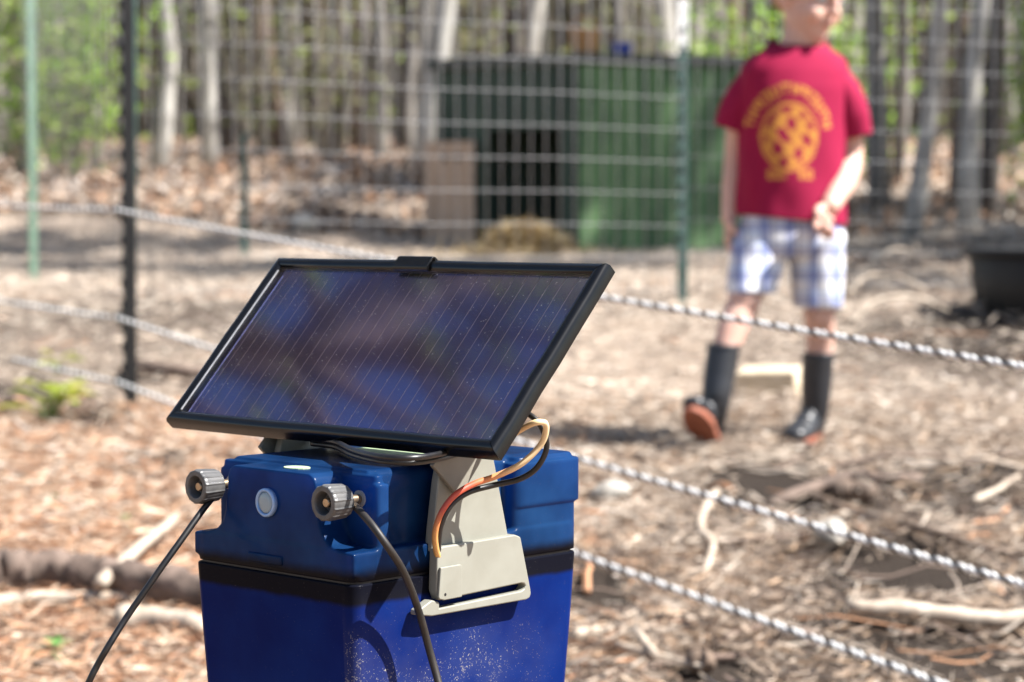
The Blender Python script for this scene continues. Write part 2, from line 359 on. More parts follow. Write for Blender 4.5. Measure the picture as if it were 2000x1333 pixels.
def ground_mat():
    m, n, b = nodes_of('forest_floor_soil_and_litter'); b.inputs['Roughness'].default_value = .95; b.inputs['Specular IOR Level'].default_value = .1
    a = noise(n, 1.3, 5); c = noise(n, 22, 6, .7); d = noise(n, 90, 4, .7)
    r1 = ramp(n, c.outputs[0], [(.30, (.22, .165, .125)), (.45, (.32, .25, .195)), (.58, (.41, .33, .265)), (.72, (.47, .39, .325))])
    r2 = ramp(n, c.outputs[0], [(.30, (.075, .050, .037)), (.45, (.22, .145, .10)), (.58, (.38, .27, .195)), (.72, (.50, .39, .30))])
    tc = n.nodes.new('ShaderNodeTexCoord'); sp = n.nodes.new('ShaderNodeSeparateXYZ'); n.links.new(tc.outputs['Object'], sp.inputs[0])
    mr = n.nodes.new('ShaderNodeMapRange'); n.links.new(math2(n, 'ADD', sp.outputs[1], math2(n, 'MULTIPLY', a.outputs[0], 2.0)), mr.inputs[0])
    mr.inputs[1].default_value = 6.6; mr.inputs[2].default_value = 5.4; mr.inputs[3].default_value = 0; mr.inputs[4].default_value = 1
    mx = n.nodes.new('ShaderNodeMix'); mx.data_type = 'RGBA'; n.links.new(mr.outputs[0], mx.inputs[0]); n.links.new(r1.outputs[0], mx.inputs[6]); n.links.new(r2.outputs[0], mx.inputs[7])
    so2 = N(n, 'ShaderNodeAttribute', attribute_name='DarkPatch'); mx2 = n.nodes.new('ShaderNodeMix'); mx2.data_type = 'RGBA'
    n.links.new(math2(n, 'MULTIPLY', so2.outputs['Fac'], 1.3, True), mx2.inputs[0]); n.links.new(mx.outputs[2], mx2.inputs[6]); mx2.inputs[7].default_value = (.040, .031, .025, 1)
    n.links.new(mx2.outputs[2], b.inputs['Base Color']); bump(n, b, d.outputs[0], .7, .02); return m
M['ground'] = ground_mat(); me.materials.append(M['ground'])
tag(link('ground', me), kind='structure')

# ---- litter scattered on the ground
def in_view_xy(n, y0, y1, power=1.0, mar=1.35, extra=.5):
    y = y0 + (y1-y0)*rng.random(n)**power
    x = (rng.random(n)*2-1)*(y*.226*mar+extra); return x, y
DARK_PATCHES = [(0.56, 4.81, 0.163, 0.386, 1.2), (0.69, 4.78, 0.175, 0.246, 1.08), (0.9, 4.78, 0.2, 0.281, 0.96), (0.7, 3.96, 0.163, 0.211, 1.2), (0.52, 3.64, 0.1, 0.14, 1.2), (0.66, 3.4, 0.2, 0.176, 1.08), (0.14, 3.88, 0.075, 0.176, 1.2), (0.3, 3.31, 0.062, 0.176, 1.2), (-1.07, 5.73, 0.088, 0.211, 1.08), (-1.33, 6.05, 0.25, 0.246, 0.96), (-0.81, 5.14, 0.062, 0.176, 1.08), (0.95, 4.58, 0.25, 0.176, 0.84), (1.55, 6.78, 0.625, 0.491, 0.84), (1.75, 10.28, 0.75, 1.755, 0.6), (0.25, 5.33, 0.15, 0.105, 0.72), (-1.2, 7.28, 0.875, 0.562, 0.6), (0.42, 4.33, 0.312, 0.176, 0.72), (1.0, 3.78, 0.25, 0.176, 0.72), (0.05, 3.33, 0.125, 0.14, 0.6), (-0.75, 3.38, 0.25, 0.176, 0.6), (-0.55, 4.58, 0.25, 0.176, 0.48)]  # spots where the ground is darker and the litter thinner
def dark_patch(x, y):
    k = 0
    for cx, cy, sx, sy, a in DARK_PATCHES: k = np.maximum(k, a*np.exp(-.5*(((x-cx)/sx)**2+((y-cy)/sy)**2)))
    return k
_gc = gz(GX, GY)*0 + dark_patch(GX, GY); _at = me.color_attributes.new('DarkPatch', 'FLOAT_COLOR', 'POINT')
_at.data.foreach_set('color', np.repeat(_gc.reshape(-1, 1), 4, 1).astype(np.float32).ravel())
def scatter_leaves(name, x, y, L, W, pal, wts, label, cat, flat=.5, lift=.01, mat_=None):
    kp = rng.random(len(x)) > dark_patch(x, y)*.93; x, y, L, W = x[kp], y[kp], L[kp], W[kp]
    n = len(x); z = gz(x, y) + rng.random(n)*lift + .004
    yaw = rng.random(n)*6.283; tilt = rng.normal(0, flat, n); roll = rng.normal(0, flat, n)
    cyw, syw = np.cos(yaw), np.sin(yaw)
    ax = np.stack([cyw*np.cos(tilt), syw*np.cos(tilt), np.sin(tilt)], -1)
    side = np.stack([-syw*np.cos(roll), cyw*np.cos(roll), np.sin(roll)], -1)
    nor = np.cross(ax, side)
    fold = rng.uniform(-.15, .5, n); curl = rng.uniform(-.1, .35, n)
    tpl = [(-.5, 0, 0, 1), (-.1, .5, 1, 0), (.28, .38, 1, .3), (.5, 0, 0, 1), (.28, -.38, 1, .3), (-.1, -.5, 1, 0)]
    V = np.zeros((n, 6, 3)); cpt = np.stack([x, y, z], -1)
    for i, (a, b, h, c) in enumerate(tpl):
        V[:, i] = cpt + ax*(a*L)[:, None] + side*(b*W)[:, None] + nor*((h*fold*W*.5 + c*curl*L*.3))[:, None]
    V[:, :, 2] = np.maximum(V[:, :, 2], (cpt[:, 2]-.012)[:, None])
    Fc = (np.arange(n)[:, None, None]*6 + np.array([[0, 5, 4, 3], [0, 3, 2, 1]])[None]).reshape(-1, 4)
    pal = np.array(pal); ci = rng.choice(len(pal), n, p=np.array(wts)/sum(wts)); cc = pal[ci]*rng.uniform(.7, 1.25, n)[:, None]
    me = bpy.data.meshes.new(name); me.from_pydata(V.reshape(-1, 3).tolist(), [], Fc.tolist())
    at = me.color_attributes.new('Col', 'FLOAT_COLOR', 'POINT')
    at.data.foreach_set('color', np.concatenate([np.repeat(cc, 6, 0), np.ones((n*6, 1))], 1).astype(np.float32).ravel())
    me.materials.append(mat_ or M['litter'])
    return tag(link(name, me), label, cat, kind='stuff')
PAL = [(.47, .365, .28), (.36, .21, .13), (.62, .54, .46), (.17, .12, .09), (.38, .325, .285), (.48, .31, .20)]
def near(n_, y0, y1, pw=1.0):
    x, y = in_view_xy(n_, y0, y1, pw, 1.3); k = np.hypot(x+.09, y-1.68) > .9; return x[k], y[k]
x, y = near(8000, 2.4, 6.2, 1.1); n = len(x); lf = x < .02
sm = rng.random(n)**2.2
scatter_leaves('leaf_litter_left', x[lf], y[lf], (.008+.04*sm)[lf], (.004+.02*sm*rng.random(n))[lf], PAL, [3, 2.4, 2.6, 1.6, 2, 2.0], 'dry rusty leaves and bark bits on the ground left of the energizer', 'leaves', .5, .022)
scatter_leaves('leaf_litter_right', x[~lf], y[~lf], (.008+.04*sm)[~lf], (.004+.02*sm*rng.random(n))[~lf], PAL, [3, 1.2, 2.6, 2.2, 2.6, .9], 'dry greyish leaves and bark bits on the ground right of the energizer', 'leaves', .55, .022)
x, y = in_view_xy(5000, 5.5, 11.5); n = len(x)
scatter_leaves('leaf_litter_pen', x, y, rng.uniform(.010, .035, n), rng.uniform(.005, .014, n), PAL, [4, .5, 4, 1.2, 2.4, .3], 'pale trampled leaves inside the pen', 'leaves', .4, .02)
x, y = in_view_xy(26000, 11.4, 34, 1.6); n = len(x)
scatter_leaves('leaf_litter_wood', x, y, rng.uniform(.04, .10, n), rng.uniform(.03, .06, n), PAL, [3, 2.0, 1.0, 2.6, 1.4, 1.8], 'fallen brown leaves covering the rising wood floor', 'leaves', .6, .06)
x, y = near(170000, 2.4, 6.0); n = len(x); lf = x < .05+.3*rng.normal(size=n)*.5
scatter_leaves('pine_needles', x[lf], y[lf], rng.uniform(.02, .07, n)[lf], rng.uniform(.0010, .0024, n)[lf], [(.47, .25, .14), (.54, .38, .26), (.26, .14, .085), (.64, .51, .39), (.50, .30, .18)], [2.6, 2.4, 1.6, 2.2, 2], 'reddish fallen pine needles at the lower left', 'pine needles', .28, .03)
scatter_leaves('dead_grass', x[~lf], y[~lf], rng.uniform(.02, .075, n)[~lf], rng.uniform(.0010, .0024, n)[~lf], [(.36, .28, .215), (.44, .355, .28), (.24, .18, .135), (.56, .475, .39), (.42, .29, .19)], [2.6, 2.4, 2.0, 1.4, 1.4], 'matted dead grass and shreds at the lower right', 'dead grass', .3, .03)
x, y = near(100000, 4.4, 12); n = len(x)
scatter_leaves('dry_straw', x, y, rng.uniform(.02, .075, n), rng.uniform(.0014, .003, n), [(.60, .505, .41), (.54, .435, .34), (.47, .39, .315), (.66, .58, .49)], [3, 2, 2, 2], 'pale dry straw and wood shreds trampled into the pen floor', 'straw', .22, .03)
def stick_pts(p, d, L, bend, k=6):
    p = Vector(p); d = Vector(d).normalized(); s = d.cross(Vector((0, 0, 1))).normalized(); out = []
    ph = random.uniform(0, 6)
    for i in range(k):
        t = i/(k-1); out.append(p + d*(L*(t-.5)) + s*bend*math.sin(ph+t*4.2) + Vector((0, 0, random.uniform(0, .3)*abs(bend))))
    return out
tw = MB()
for i in range(1500):
    y_ = random.uniform(2.6, 10); x_ = random.uniform(-1, 1)*(y_*.30+.4)
    if math.hypot(x_+.09, y_-1.68) < .9: continue
    L = random.uniform(.06, .34); a = random.uniform(0, 6.28)
    P = stick_pts((x_, y_, 0), (math.cos(a), math.sin(a), 0), L, L*.06, 4)
    P = [Vector((q.x, q.y, g(q.x, q.y)+.006+random.uniform(0, .02))) for q in P]
    c = random.choice([(.36, .29, .23), (.25, .18, .14), (.48, .40, .32), (.16, .11, .085), (.42, .22, .12)]); r = random.choice([.0015, .002, .0025, .003, .004, .006])*random.uniform(.8, 1.2)
    if y_ > 5.3: r = min(r, .0022)
    tw.tube(P, [r, r*.95, r*.8, r*.4], 5, True, c)
tag(tw.build('fallen_twigs', M['twig'], fix=False), 'thin fallen twigs lying all over the ground', 'twigs', kind='stuff')

# ------------------------------------------------------------------ solar fence energizer
def at(px, py, Y):          # photo pixel + distance -> point
    c, s = math.cos(math.atan(236.5/4425)), math.sin(math.atan(236.5/4425))
    a, b = (px-1000)/4425, (666.5-py)/4425; d = Vector((a, c+b*s, -s+b*c)); return Vector((0, 0, CAM_Z)) + d*(Y/d.y)
EN_ROT = .816; BODY_H = .215
EN_C = Vector((-.0917, 1.6958, .2793-BODY_H))
en = empty('solar_fence_energizer', EN_C, EN_ROT, 'blue translucent solar fence energizer with tilted black panel on the leaf litter', 'energizer')
EN_M = Matrix.Translation(EN_C+Vector((0, 0, BODY_H))) @ Matrix.Rotation(EN_ROT, 4, 'Z'); EN_I = EN_M.inverted()
def on_side(px, py, off):   # photo pixel -> local point on a plane parallel to the long side, off metres proud of it
    o = EN_I @ Vector((0, 0, CAM_Z)); d = (EN_I @ at(px, py, 1.6)) - o; t = (-.087-off-o.y)/d.y; return o + d*t
def on_top(px, py, z):
    o = EN_I @ Vector((0, 0, CAM_Z)); d = (EN_I @ at(px, py, 1.6)) - o; t = (z-o.z)/d.z; return o + d*t
def part(o): o.location.z += BODY_H; return o
def rr(x0, x1, y0, y1, r, n=5):
    out = []
    for cx, cy, a0 in ((x1-r, y1-r, 0), (x0+r, y1-r, 90), (x0+r, y0+r, 180), (x1-r, y0+r, 270)):
        for k in range(n+1):
            a = R(a0+90*k/n); out.append((cx+r*math.cos(a), cy+r*math.sin(a)))
    return out
def slab(mb, poly, z0, z1): return mb.prism(poly, lambda p: (p[0], p[1], z0), lambda p: (p[0], p[1], z1))
# body
b = MB(); rg = []
for z, ins in ((-.0014, .0008), (-.0022, -.0003), (-.05, .0020), (-.10, .0048), (-.21, .0115), (-.2145, .014), (-.215, .017)):
    rg.append([(p[0], p[1], z) for p in rr(-.1184+ins, .1158-ins, -.087+ins, .087-ins, .009)])
bo = part(b.rings(rg).build('case', M['body'], en, bevel=.0012))
part(MB().box((-.082, -.068, -.205), (.100, .068, .066)).build('battery', M['gasket'], en, bevel=.003))
gk = MB(); slab(gk, rr(-.1165, .1140, -.0852, .0852, .0095), -.005, .005); part(gk.build('seal', M['gasket'], en))
# lid: moulded shell, one piece
ld = MB(); slab(ld, rr(-.1184, .1158, -.087, .087, .011), 0, .021)
half = [(.087, .004), (.087, .0205), (.073, .0218), (.062, .0245), (.0555, .030), (.0515, .038), (.0490, .050), (.0478, .066), (.0455, .0705), (.041, .073)]
prof = half + [(-a, b_) for a, b_ in reversed(half)]
ld.prism(prof, lambda p: (-.0895, p[0], p[1]), lambda p: (-.1178, p[0], p[1]*1.0))
slab(ld, rr(-.0945, -.0815, -.0865, .0865, .004), .0, .0665); slab(ld, rr(-.0935, -.0845, -.0835, .0835, .004), .06, .0725)
ld.prism([(-.077, 0), (.077, 0), (.075, .072), (.071, .0755), (-.071, .0755), (-.075, .072)], lambda p: (-.09, p[0], p[1]), lambda p: (.105, p[0], p[1]))
slab(ld, rr(.045, .1150, -.0862, .0862, .006), 0, .070); slab(ld, rr(.045, .1192, -.0882, .0882, .008), .0375, .0705); slab(ld, rr(.050, .1150, -.084, .084, .008), .065, .0745)
lid = part(remeshed(ld, 'lid', M['lid'], en, .00125, 7, .6))
em = MB(); em.box((-.1200, -.013, .0050), (-.1170, .024, .0118)); em.build('catch', M['lid'], lid, bevel=.0012)
vb = MB()
for z in (.016, .030): pass
# indicator lens
rgs = []
def axring(x, r, cy, cz, n=40, fl=0.0, nf=13):
    return [(x, cy+r*(1+fl*((1 if k % 6 == 0 else -.7) if fl else 0))*math.cos(2*math.pi*(k+.5)/n), cz+r*(1+fl*((1 if k % 6 == 0 else -.7) if fl else 0))*math.sin(2*math.pi*(k+.5)/n)) for k in range(n)]
q = MB().rings([axring(-.1165, .0104, .003, .049), axring(-.1205, .0104, .003, .049), axring(-.1212, .0098, .003, .049), axring(-.1212, .0082, .003, .049), axring(-.1198, .0078, .003, .049)], True, False)
ring_o = part(q.build('indicator_bezel', pm('silvery_blue_bezel', (.28, .42, .66), (.20, .34, .60), 40, .22, metal=.25), en, smooth=True))
q = MB().rings([axring(-.1196, .0080, .003, .049), axring(-.1204, .0072, .003, .049), axring(-.1210, .0055, .003, .049), axring(-.1213, .003, .003, .049)], True, True)
q.build('lens', M['lens'], ring_o, smooth=True)
# terminals: stud, washer, fluted knob
for cy in (.0705, -.0685):
    cz = .0555
    st = part(MB().rings([axring(-.090, .0034, cy, cz, 20), axring(-.1262, .0034, cy, cz, 20), axring(-.1270, .0028, cy, cz, 20)]).build('terminal_stud', M['brass'], en, smooth=False))
    MB().rings([axring(-.0938, .0060, cy, cz, 28), axring(-.0958, .0060, cy, cz, 28)]).build('washer', M['galv'], st)
    NK = 78; sec = []
    for x_, r_, fl in ((-.1100, .0098, .0), (-.1107, .0118, .02), (-.1270, .0128, .034), (-.1290, .0124, .03), (-.1296, .0116, .0), (-.1296, .0084, 0), (-.1282, .0078, 0), (-.1215, .0066, 0)):
        sec.append(axring(x_, r_, cy, cz, NK, fl))
    kn = part(MB().rings(sec).build('terminal_knob', M['knob'], en)); bv = kn.modifiers.new('b', 'BEVEL'); bv.width = .0004; bv.segments = 2; bv.limit_method = 'ANGLE'; bv.angle_limit = R(25)
# brackets on both long sides (outline in side-plane u, z)
LOW = [(.0726, .0180), (.0800, .0188), (.1530, .0197), (.1592, .0175), (.1700, -.0225), (.1706, -.0262), (.1690, -.0290), (.1655, -.0300), (.0672, -.0298), (.0535, -.0275), (.0532, -.0240), (.0672, -.0182), (.0746, -.0205), (.0746, -.0250),
       (.1600, -.0228), (.1632, -.0215), (.1645, -.0195), (.1630, -.0177), (.1600, -.0170), (.0746, -.0194), (.0715, -.0122)]
TABP = [(.0735, .0045), (.0935, .0047), (.0951, .0034), (.0951, -.0190), (.0772, -.0193), (.0722, -.0180), (.0714, -.0160)]
ARM = [(.0726, .0150), (.0740, .0300), (.0795, .0651), (.0830, .0784), (.0900, .1000), (.1300, .1000), (.1360, .0801), (.1530, .0150)]
EAR = [(.0692, .0772), (.0915, .0565), (.0940, .0545), (.0968, .0538), (.0995, .0550), (.1500, .1110), (.1240, .1350)]
def side_prism(poly, y0, y1, sgn):
    return MB().prism(poly, lambda p: (p[0]-.1184, sgn*(.087+y0), p[1]), lambda p: (p[0]-.1184, sgn*(.087+y1), p[1]))
for sgn in (-1, 1):
    arm = part(side_prism(ARM, -.004, .0035, sgn).build('bracket_arm', M['beige'], en, bevel=.0012))
    side_prism(LOW, .0010, .0095, sgn).build('clip', M['beige'], arm, bevel=.0013)
    side_prism(TABP, .0095, .0120, sgn).build('tab', M['beige'], arm, bevel=.0008)
    hr = [[(.0778-.1184+r_*math.cos(a), sgn*(.087+y_), -.0152+r_*math.sin(a)) for a in [k*math.pi/6 for k in range(12)]] for y_, r_ in ((.0118, .0011), (.01215, .0011))]
    MB().rings(hr).build('rivet_hole', M['gasket'], arm)
    side_prism(EAR, .0045, .0085, sgn).build('gusset', M['grey_tan'], arm, bevel=.0009)
# cross strap hidden under the panel
part(MB().box((-.028, -.084, .0985), (.012, .084, .1015)).build('cross_strap', M['grey_tan'], en, bevel=.0006))
# solar panel
PT = .8169; PW, PL = .1745, .36
pn = MB(); pn.box((-PW/2+.004, -PL/2+.004, -.0115), (PW/2-.004, PL/2-.004, -.0062))
panel = pn.build('solar_panel', M['back_board'], en, bevel=.001); panel.location = (-.0016, .0146, BODY_H+.1577); panel.rotation_euler = (0, -PT, 0)
RP = [(0, -.0118), (0, -.0042), (.0010, -.0015), (.0030, -.0002), (.0055, .0002), (.0080, -.0003), (.0098, -.0016), (.0108, -.0038), (.0108, -.0118)]
cor = [(-1, -1), (1, -1), (1, 1), (-1, 1)]
for k in range(4):
    a, c = cor[k], cor[(k+1) % 4]
    def loop(s): return [(s[0]*(PW/2-w_), s[1]*(PL/2-w_), z_) for w_, z_ in RP]
    r0, r1 = loop(a), loop(c); mid = [[tuple(Vector(p).lerp(Vector(q_), t)) for p, q_ in zip(r0, r1)] for t in (.0012, .15, .35, .5, .65, .85, .9988)]
    for mr_ in mid[1:-1]:
        dz = random.uniform(-.00035, .00035)
        for i in range(len(mr_)): mr_[i] = (mr_[i][0]+dz*.5, mr_[i][1]+dz*.5, mr_[i][2]+dz)
    o = MB().rings(mid).build('frame_rail', M['frame_black'], panel, smooth=False)
    o.data.polygons.foreach_set('use_smooth', [True]*len(o.data.polygons)); es = o.modifiers.new('e', 'EDGE_SPLIT'); es.split_angle = R(50)
ip_x, ip_y = PW/2-.0105, PL/2-.0105
bk = MB().box((-ip_x, -ip_y, -.0062), (ip_x, ip_y, -.0052)).build('cell_backing', M['cell_line'], panel)
NC = 27; cwid = 2*ip_y/NC
cme = MB().box((-ip_x+.0006, -cwid/2+.00022, -.00519), (ip_x-.0006, cwid/2-.00022, -.00512)).mesh('cell', M['cell'])
for k in range(NC): link('cell', cme, panel).location = (0, -ip_y+cwid*(k+.5), 0)
MB().box((-ip_x, -ip_y, -.0034), (ip_x, ip_y, -.0022)).build('cover_glass', M['glass'], panel)
MB().box((-ip_x+.001, ip_y-.0009, -.0021), (ip_x-.004, ip_y-.0001, -.0013)).build('edge_glint_strip', M['galv'], panel)  # pale strip stands for light caught along the glass edge
cl = MB(); y0c = .0150
cl.prism([(.0890, -.0155), (.0890, -.001), (.0880, .0014), (.0860, .0026), (.0770, .0022), (.0752, .0005), (.0752, -.0024), (.0764, -.0024), (.0800, .0004), (.0868, .0004), (.0868, -.0155)],
         lambda p: (p[0], y0c-.019, p[1]), lambda p: (p[0], y0c+.019, p[1]))
cl.build('frame_clip', M['frame_black'], panel, bevel=.0006)
# wires from the panel, round to the clip
def local_tube(pts, r, name, m, n=8, colf=None, k=8):
    P = spline(pts, k); mb = MB(); mb.tube(P, r, n)
    if colf: mb.c = [colf(i//n/(len(P)-1)) for i in range(len(mb.v))]
    return part(mb.build(name, m, en, smooth=True))
OW = [(985, 862, .028), (1012, 843, .045), (1045, 826, .062), (1066, 830, .064), (1058, 866, .058), (1020, 905, .048), (970, 930, .034), (925, 946, .026), (888, 968, .022), (862, 1002, .018), (850, 1040, .014), (852, 1075, .010), (861, 1100, .004)]
BW = [(1005, 806, .030), (1030, 808, .045), (1056, 832, .056), (1068, 872, .058), (1050, 912, .052), (1015, 936, .040), (960, 949, .026), (915, 962, .020), (882, 986, .017), (862, 1024, .013), (856, 1064, .009), (858, 1100, .004)]
def wire_sun_shade(t):  # sunlit cream and shaded red painted along one orange-red wire
    st = [(0, (.74, .46, .20)), (.22, (.80, .60, .34)), (.42, (.80, .60, .34)), (.52, (.66, .24, .08)), (.60, (.55, .085, .045)), (.74, (.50, .075, .04)), (.84, (.60, .28, .09)), (1, (.62, .38, .13))]
    for (a, ca), (b_, cb) in zip(st, st[1:]):
        if t <= b_: f = (t-a)/(b_-a); return tuple(ca[i]*(1-f)+cb[i]*f for i in range(3))
    return st[-1][1]
local_tube([on_side(*p) for p in OW], .0023, 'panel_wire', M['red_wire'], 8, wire_sun_shade)['label'] = 'red orange wire looping beside the bracket, coloured pale for sun and red for shade'
local_tube([on_side(*p) for p in BW], .0022, 'panel_wire', M['cable'])['label'] = 'black wire looping beside the bracket'
# lead cables on the terminals
def world_tube(pts, r, name, m):
    return local_tube([EN_I @ at(*p) for p in pts], r, name, m, 10)
world_tube([(425, 955, 1.66), (412, 976, 1.655), (392, 1002, 1.645), (352, 1058, 1.63), (318, 1105, 1.62), (288, 1148, 1.615), (246, 1208, 1.61), (212, 1262, 1.60), (190, 1300, 1.60), (168, 1345, 1.60), (110, 1480, 1.62), (40, 1560, 1.7), (-20, 1590, 1.85)], .0024, 'lead_cable', M['cable'])['label'] = 'black lead cable running down to the left'
world_tube([(686, 980, 1.590), (693, 989, 1.572), (704, 1000, 1.553), (730, 1030, 1.538), (757, 1068, 1.535), (782, 1106, 1.545), (803, 1152, 1.560), (822, 1208, 1.572), (838, 1268, 1.578), (856, 1333, 1.575), (880, 1430, 1.56), (900, 1520, 1.54), (960, 1600, 1.5)], .0027, 'lead_cable', M['cable_dirty'])['label'] = 'dirt-crusted black lead cable hanging over the sunlit side'
# lid top: pale sticker, coiled spare cable
tp = [on_top(x_, y_, .0775) for x_, y_ in ((690, 872), (822, 866), (850, 890), (758, 891))]
stk = MB().prism([(p.x, p.y) for p in tp], lambda p: (p[0], p[1], .0757), lambda p: (p[0], p[1], .0762)); part(stk.build('sticker', M['sticker'], en))
gm = on_top(580, 912, .074); part(MB().prism([(gm.x+.012*math.cos(a)*.7, gm.y+.011*math.sin(a)) for a in [k*math.pi/8 for k in range(16)]], lambda p: (p[0], p[1], .0728), lambda p: (p[0], p[1], .0738)).build('sticker', M['sticker'], en))
for dz, sh in ((.0, 0), (.004, 5), (.008, -4)):
    P = [on_top(x_, y_+sh, .080+dz) for x_, y_ in ((610, 862), (655, 868), (690, 884), (740, 896), (800, 899), (850, 893), (900, 880), (940, 868))]
    local_tube(P, .0022, 'coiled_cable', M['cable'])

# ------------------------------------------------------------------ posts
def tpost(name, loc, h, mat_, label, cat, group=None, tip=None, rz=0.0, studs=True, tip_h=.12):
    x_, y_ = loc; z_ = g(x_, y_)-.05
    r_ = empty(name, (x_, y_, z_), rz, label, cat, group)
    prof_ = [(-.0175, 0), (.0175, 0), (.0175, .004), (.0022, .005), (.0022, .032), (-.0022, .032), (-.0022, .005), (-.0175, .004)]
    top = h - (tip_h if tip else 0)
    f = lambda z: (lambda p: (p[0], p[1], z))
    MB().prism(prof_, f(0), f(top)).build('shaft', mat_, r_)
    if tip: MB().prism(prof_, f(top), f(h)).build('painted_tip', tip, r_)
    if studs:
        sm = MB().rings([[(.007*math.cos(a), -.0, .013*math.sin(a)) for a in [k*math.pi/4 for k in range(8)]], [(.005*math.cos(a), -.009, .010*math.sin(a)) for a in [k*math.pi/4 for k in range(8)]]]).mesh('stud', mat_)
        for k in range(int((h-.15)/.055)):
            link('stud', sm, r_).location = (0, 0, .12+.055*k)
    return r_
PB = (-1.003, 5.86)
bp_ = tpost('black_t_post', PB, 1.75, M['post_black'], 'black steel T-post holding the rope fence, left of the solar panel', 'fence post', rz=R(-75)); bp_.scale = (.95, .95, 1)
tpost('black_t_post', (1.325, 1.76), 1.2, M['post_black'], 'black steel T-post at the near right end of the rope fence', 'fence post', rz=R(-62))
tpost('black_t_post', (-2.62, 8.42), 1.5, M['post_black'], 'black steel T-post at the far left end of the rope fence', 'fence post', rz=R(-62))
# rope fence
ROPES = [('topmost', .605, .556, .351, .012), ('middle', .327, .278, .076, .020), ('lowest', .168, .112, -.094, .016)]
def twist(path, r, hr, pitch, phase, n=6):
    P = np.array([tuple(p) for p in path]); seg = np.linalg.norm(np.diff(P, axis=0), axis=1); s = np.concatenate([[0], np.cumsum(seg)])
    S = np.arange(0, s[-1], pitch/11); C = np.stack([np.interp(S, s, P[:, i]) for i in range(3)], -1)
    T = np.gradient(C, axis=0); T /= np.linalg.norm(T, axis=1)[:, None]
    A = np.cross(T, [0, 0, 1.]); A /= np.linalg.norm(A, axis=1)[:, None]; B = np.cross(T, A)
    th = S/pitch*6.283185 + phase
    Cc = C + (A*np.cos(th)[:, None] + B*np.sin(th)[:, None])*hr
    T2 = np.gradient(Cc, axis=0); T2 /= np.linalg.norm(T2, axis=1)[:, None]
    A2 = np.cross(T2, [0, 0, 1.]); A2 /= np.linalg.norm(A2, axis=1)[:, None]; B2 = np.cross(T2, A2)
    V = np.stack([Cc + (A2*math.cos(a) + B2*math.sin(a))*r for a in [6.283185*k/n for k in range(n)]], 1).reshape(-1, 3)
    m = len(S); i = np.arange(m-1)[:, None]; k = np.arange(n)[None]
    Fq = np.stack([i*n+k, i*n+(k+1) % n, (i+1)*n+(k+1) % n, (i+1)*n+k], -1).reshape(-1, 4)
    me = bpy.data.meshes.new('strand'); me.from_pydata(V.tolist(), [], Fq.tolist()); me.polygons.foreach_set('use_smooth', [True]*len(me.polygons)); return me
for nm, zl, zm, zr_, sag in ROPES:
    far = (-2.60, 8.40, zl + (zl-zm)*1.3); p0 = Vector((-1.018, 5.84, zm))
    rgt = Vector((-1.0+1.66*1.4, 5.86-2.93*1.4, zm+(zr_-zm)*1.4))
    path = []
    for k in range(30):
        t = k/29; q = Vector(far).lerp(p0, t); q.z -= .02*4*t*(1-t); path.append(q)
    for k in range(1, 60):
        t = k/59; q = p0.lerp(rgt, t); q.z -= sag*4*t*(1-t); path.append(q)
    ro = empty('fence_rope', (-1.018, 5.84, zm), 0, '%s of the three black and white twisted electric fence ropes' % nm, 'rope', 'electric fence ropes')
    for j, mname in enumerate(('rope_white', 'rope_white', 'rope_black')):
        me = twist([q-p0 for q in path], .0024 if j == 2 else .0029, .0026, .046, (0, 2.25, 4.27)[j]); me.materials.append(M[mname]); link('strand', me, ro)
    ib = MB().box((-.012, -.012, -.016), (.012, .014, .016)); io = ib.build('insulator', M['post_black'], bp_, bevel=.003)
    io.parent = bp_; io.location = (0, -.014, zm-bp_.location.z)
# welded wire pen fence
CN = (-1.075, 6.43); P2 = (.548, 7.245); P3 = (2.02, 7.95); PLf = (-1.86, 8.6)
def wire_fence(a, b_, label, k0=-2, k1=13, wr=.0010, step=.0508):
    a = Vector((*a, 0)); b_ = Vector((*b_, 0)); L = (b_-a).length; ang = math.atan2(b_.y-a.y, b_.x-a.x)
    r_ = empty('welded_wire_fence', (a.x, a.y, .53), ang, label, 'wire fence')
    sl_ = -.012*math.cos(ang)
    hm = MB().tube([(0, 0, 0), (L*.25, .002, L*.25*sl_+.004), (L*.5, -.002, L*.5*sl_-.003), (L*.75, .002, L*.75*sl_+.003), (L, 0, L*sl_)], wr, 6).mesh('wire', M['galv'], True)
    for k in range(k0, k1+1):
        o = link('wire', hm, r_); o.location.z = .1016*k; o.rotation_euler.x = random.choice([0, math.pi])*0
    vm = MB().tube([(0, .003, .1016*k0-.03), (0, .003, .1016*k1)], wr*1.6, 6).mesh('wire', M['galv'], True)
    for k in range(int(L/step)+1):
        o = link('wire', vm, r_); o.location = (k*step, 0, k*step*sl_)
    return r_
wire_fence(CN, P2, 'welded wire fence section in front of the green shed')
wire_fence(P2, P3, 'welded wire fence section behind the boy', wr=.0009)
wire_fence(PLf, CN, 'welded wire fence section at the left edge between the green posts', wr=.0008, step=.1016)
tpost('green_t_post', (CN[0]-.030, CN[1]+.03), 1.75, M['post_green'], 'teal green T-post right behind the black post', 'fence post', 'green pen posts', rz=R(-60)).rotation_euler.y = R(1.6)
tpost('green_t_post', (P2[0], P2[1]+.03), 1.04, M['post_green'], 'dark green T-post with white tip in front of the shed, beside the boy', 'fence post', 'green pen posts', tip=M['post_white'], tip_h=.16, rz=R(20))
tpost('green_t_post', (PLf[0]+.03, PLf[1]), 1.22, M['post_pale'], 'pale green T-post near the left edge', 'fence post', 'green pen posts', rz=R(-75), tip=M['post_white'], tip_h=.05)
tpost('green_t_post', (-1.215, 10.3), .62, M['post_green'], 'short dark green T-post far behind the wire fence', 'fence post', 'green pen posts', rz=R(10), studs=False)

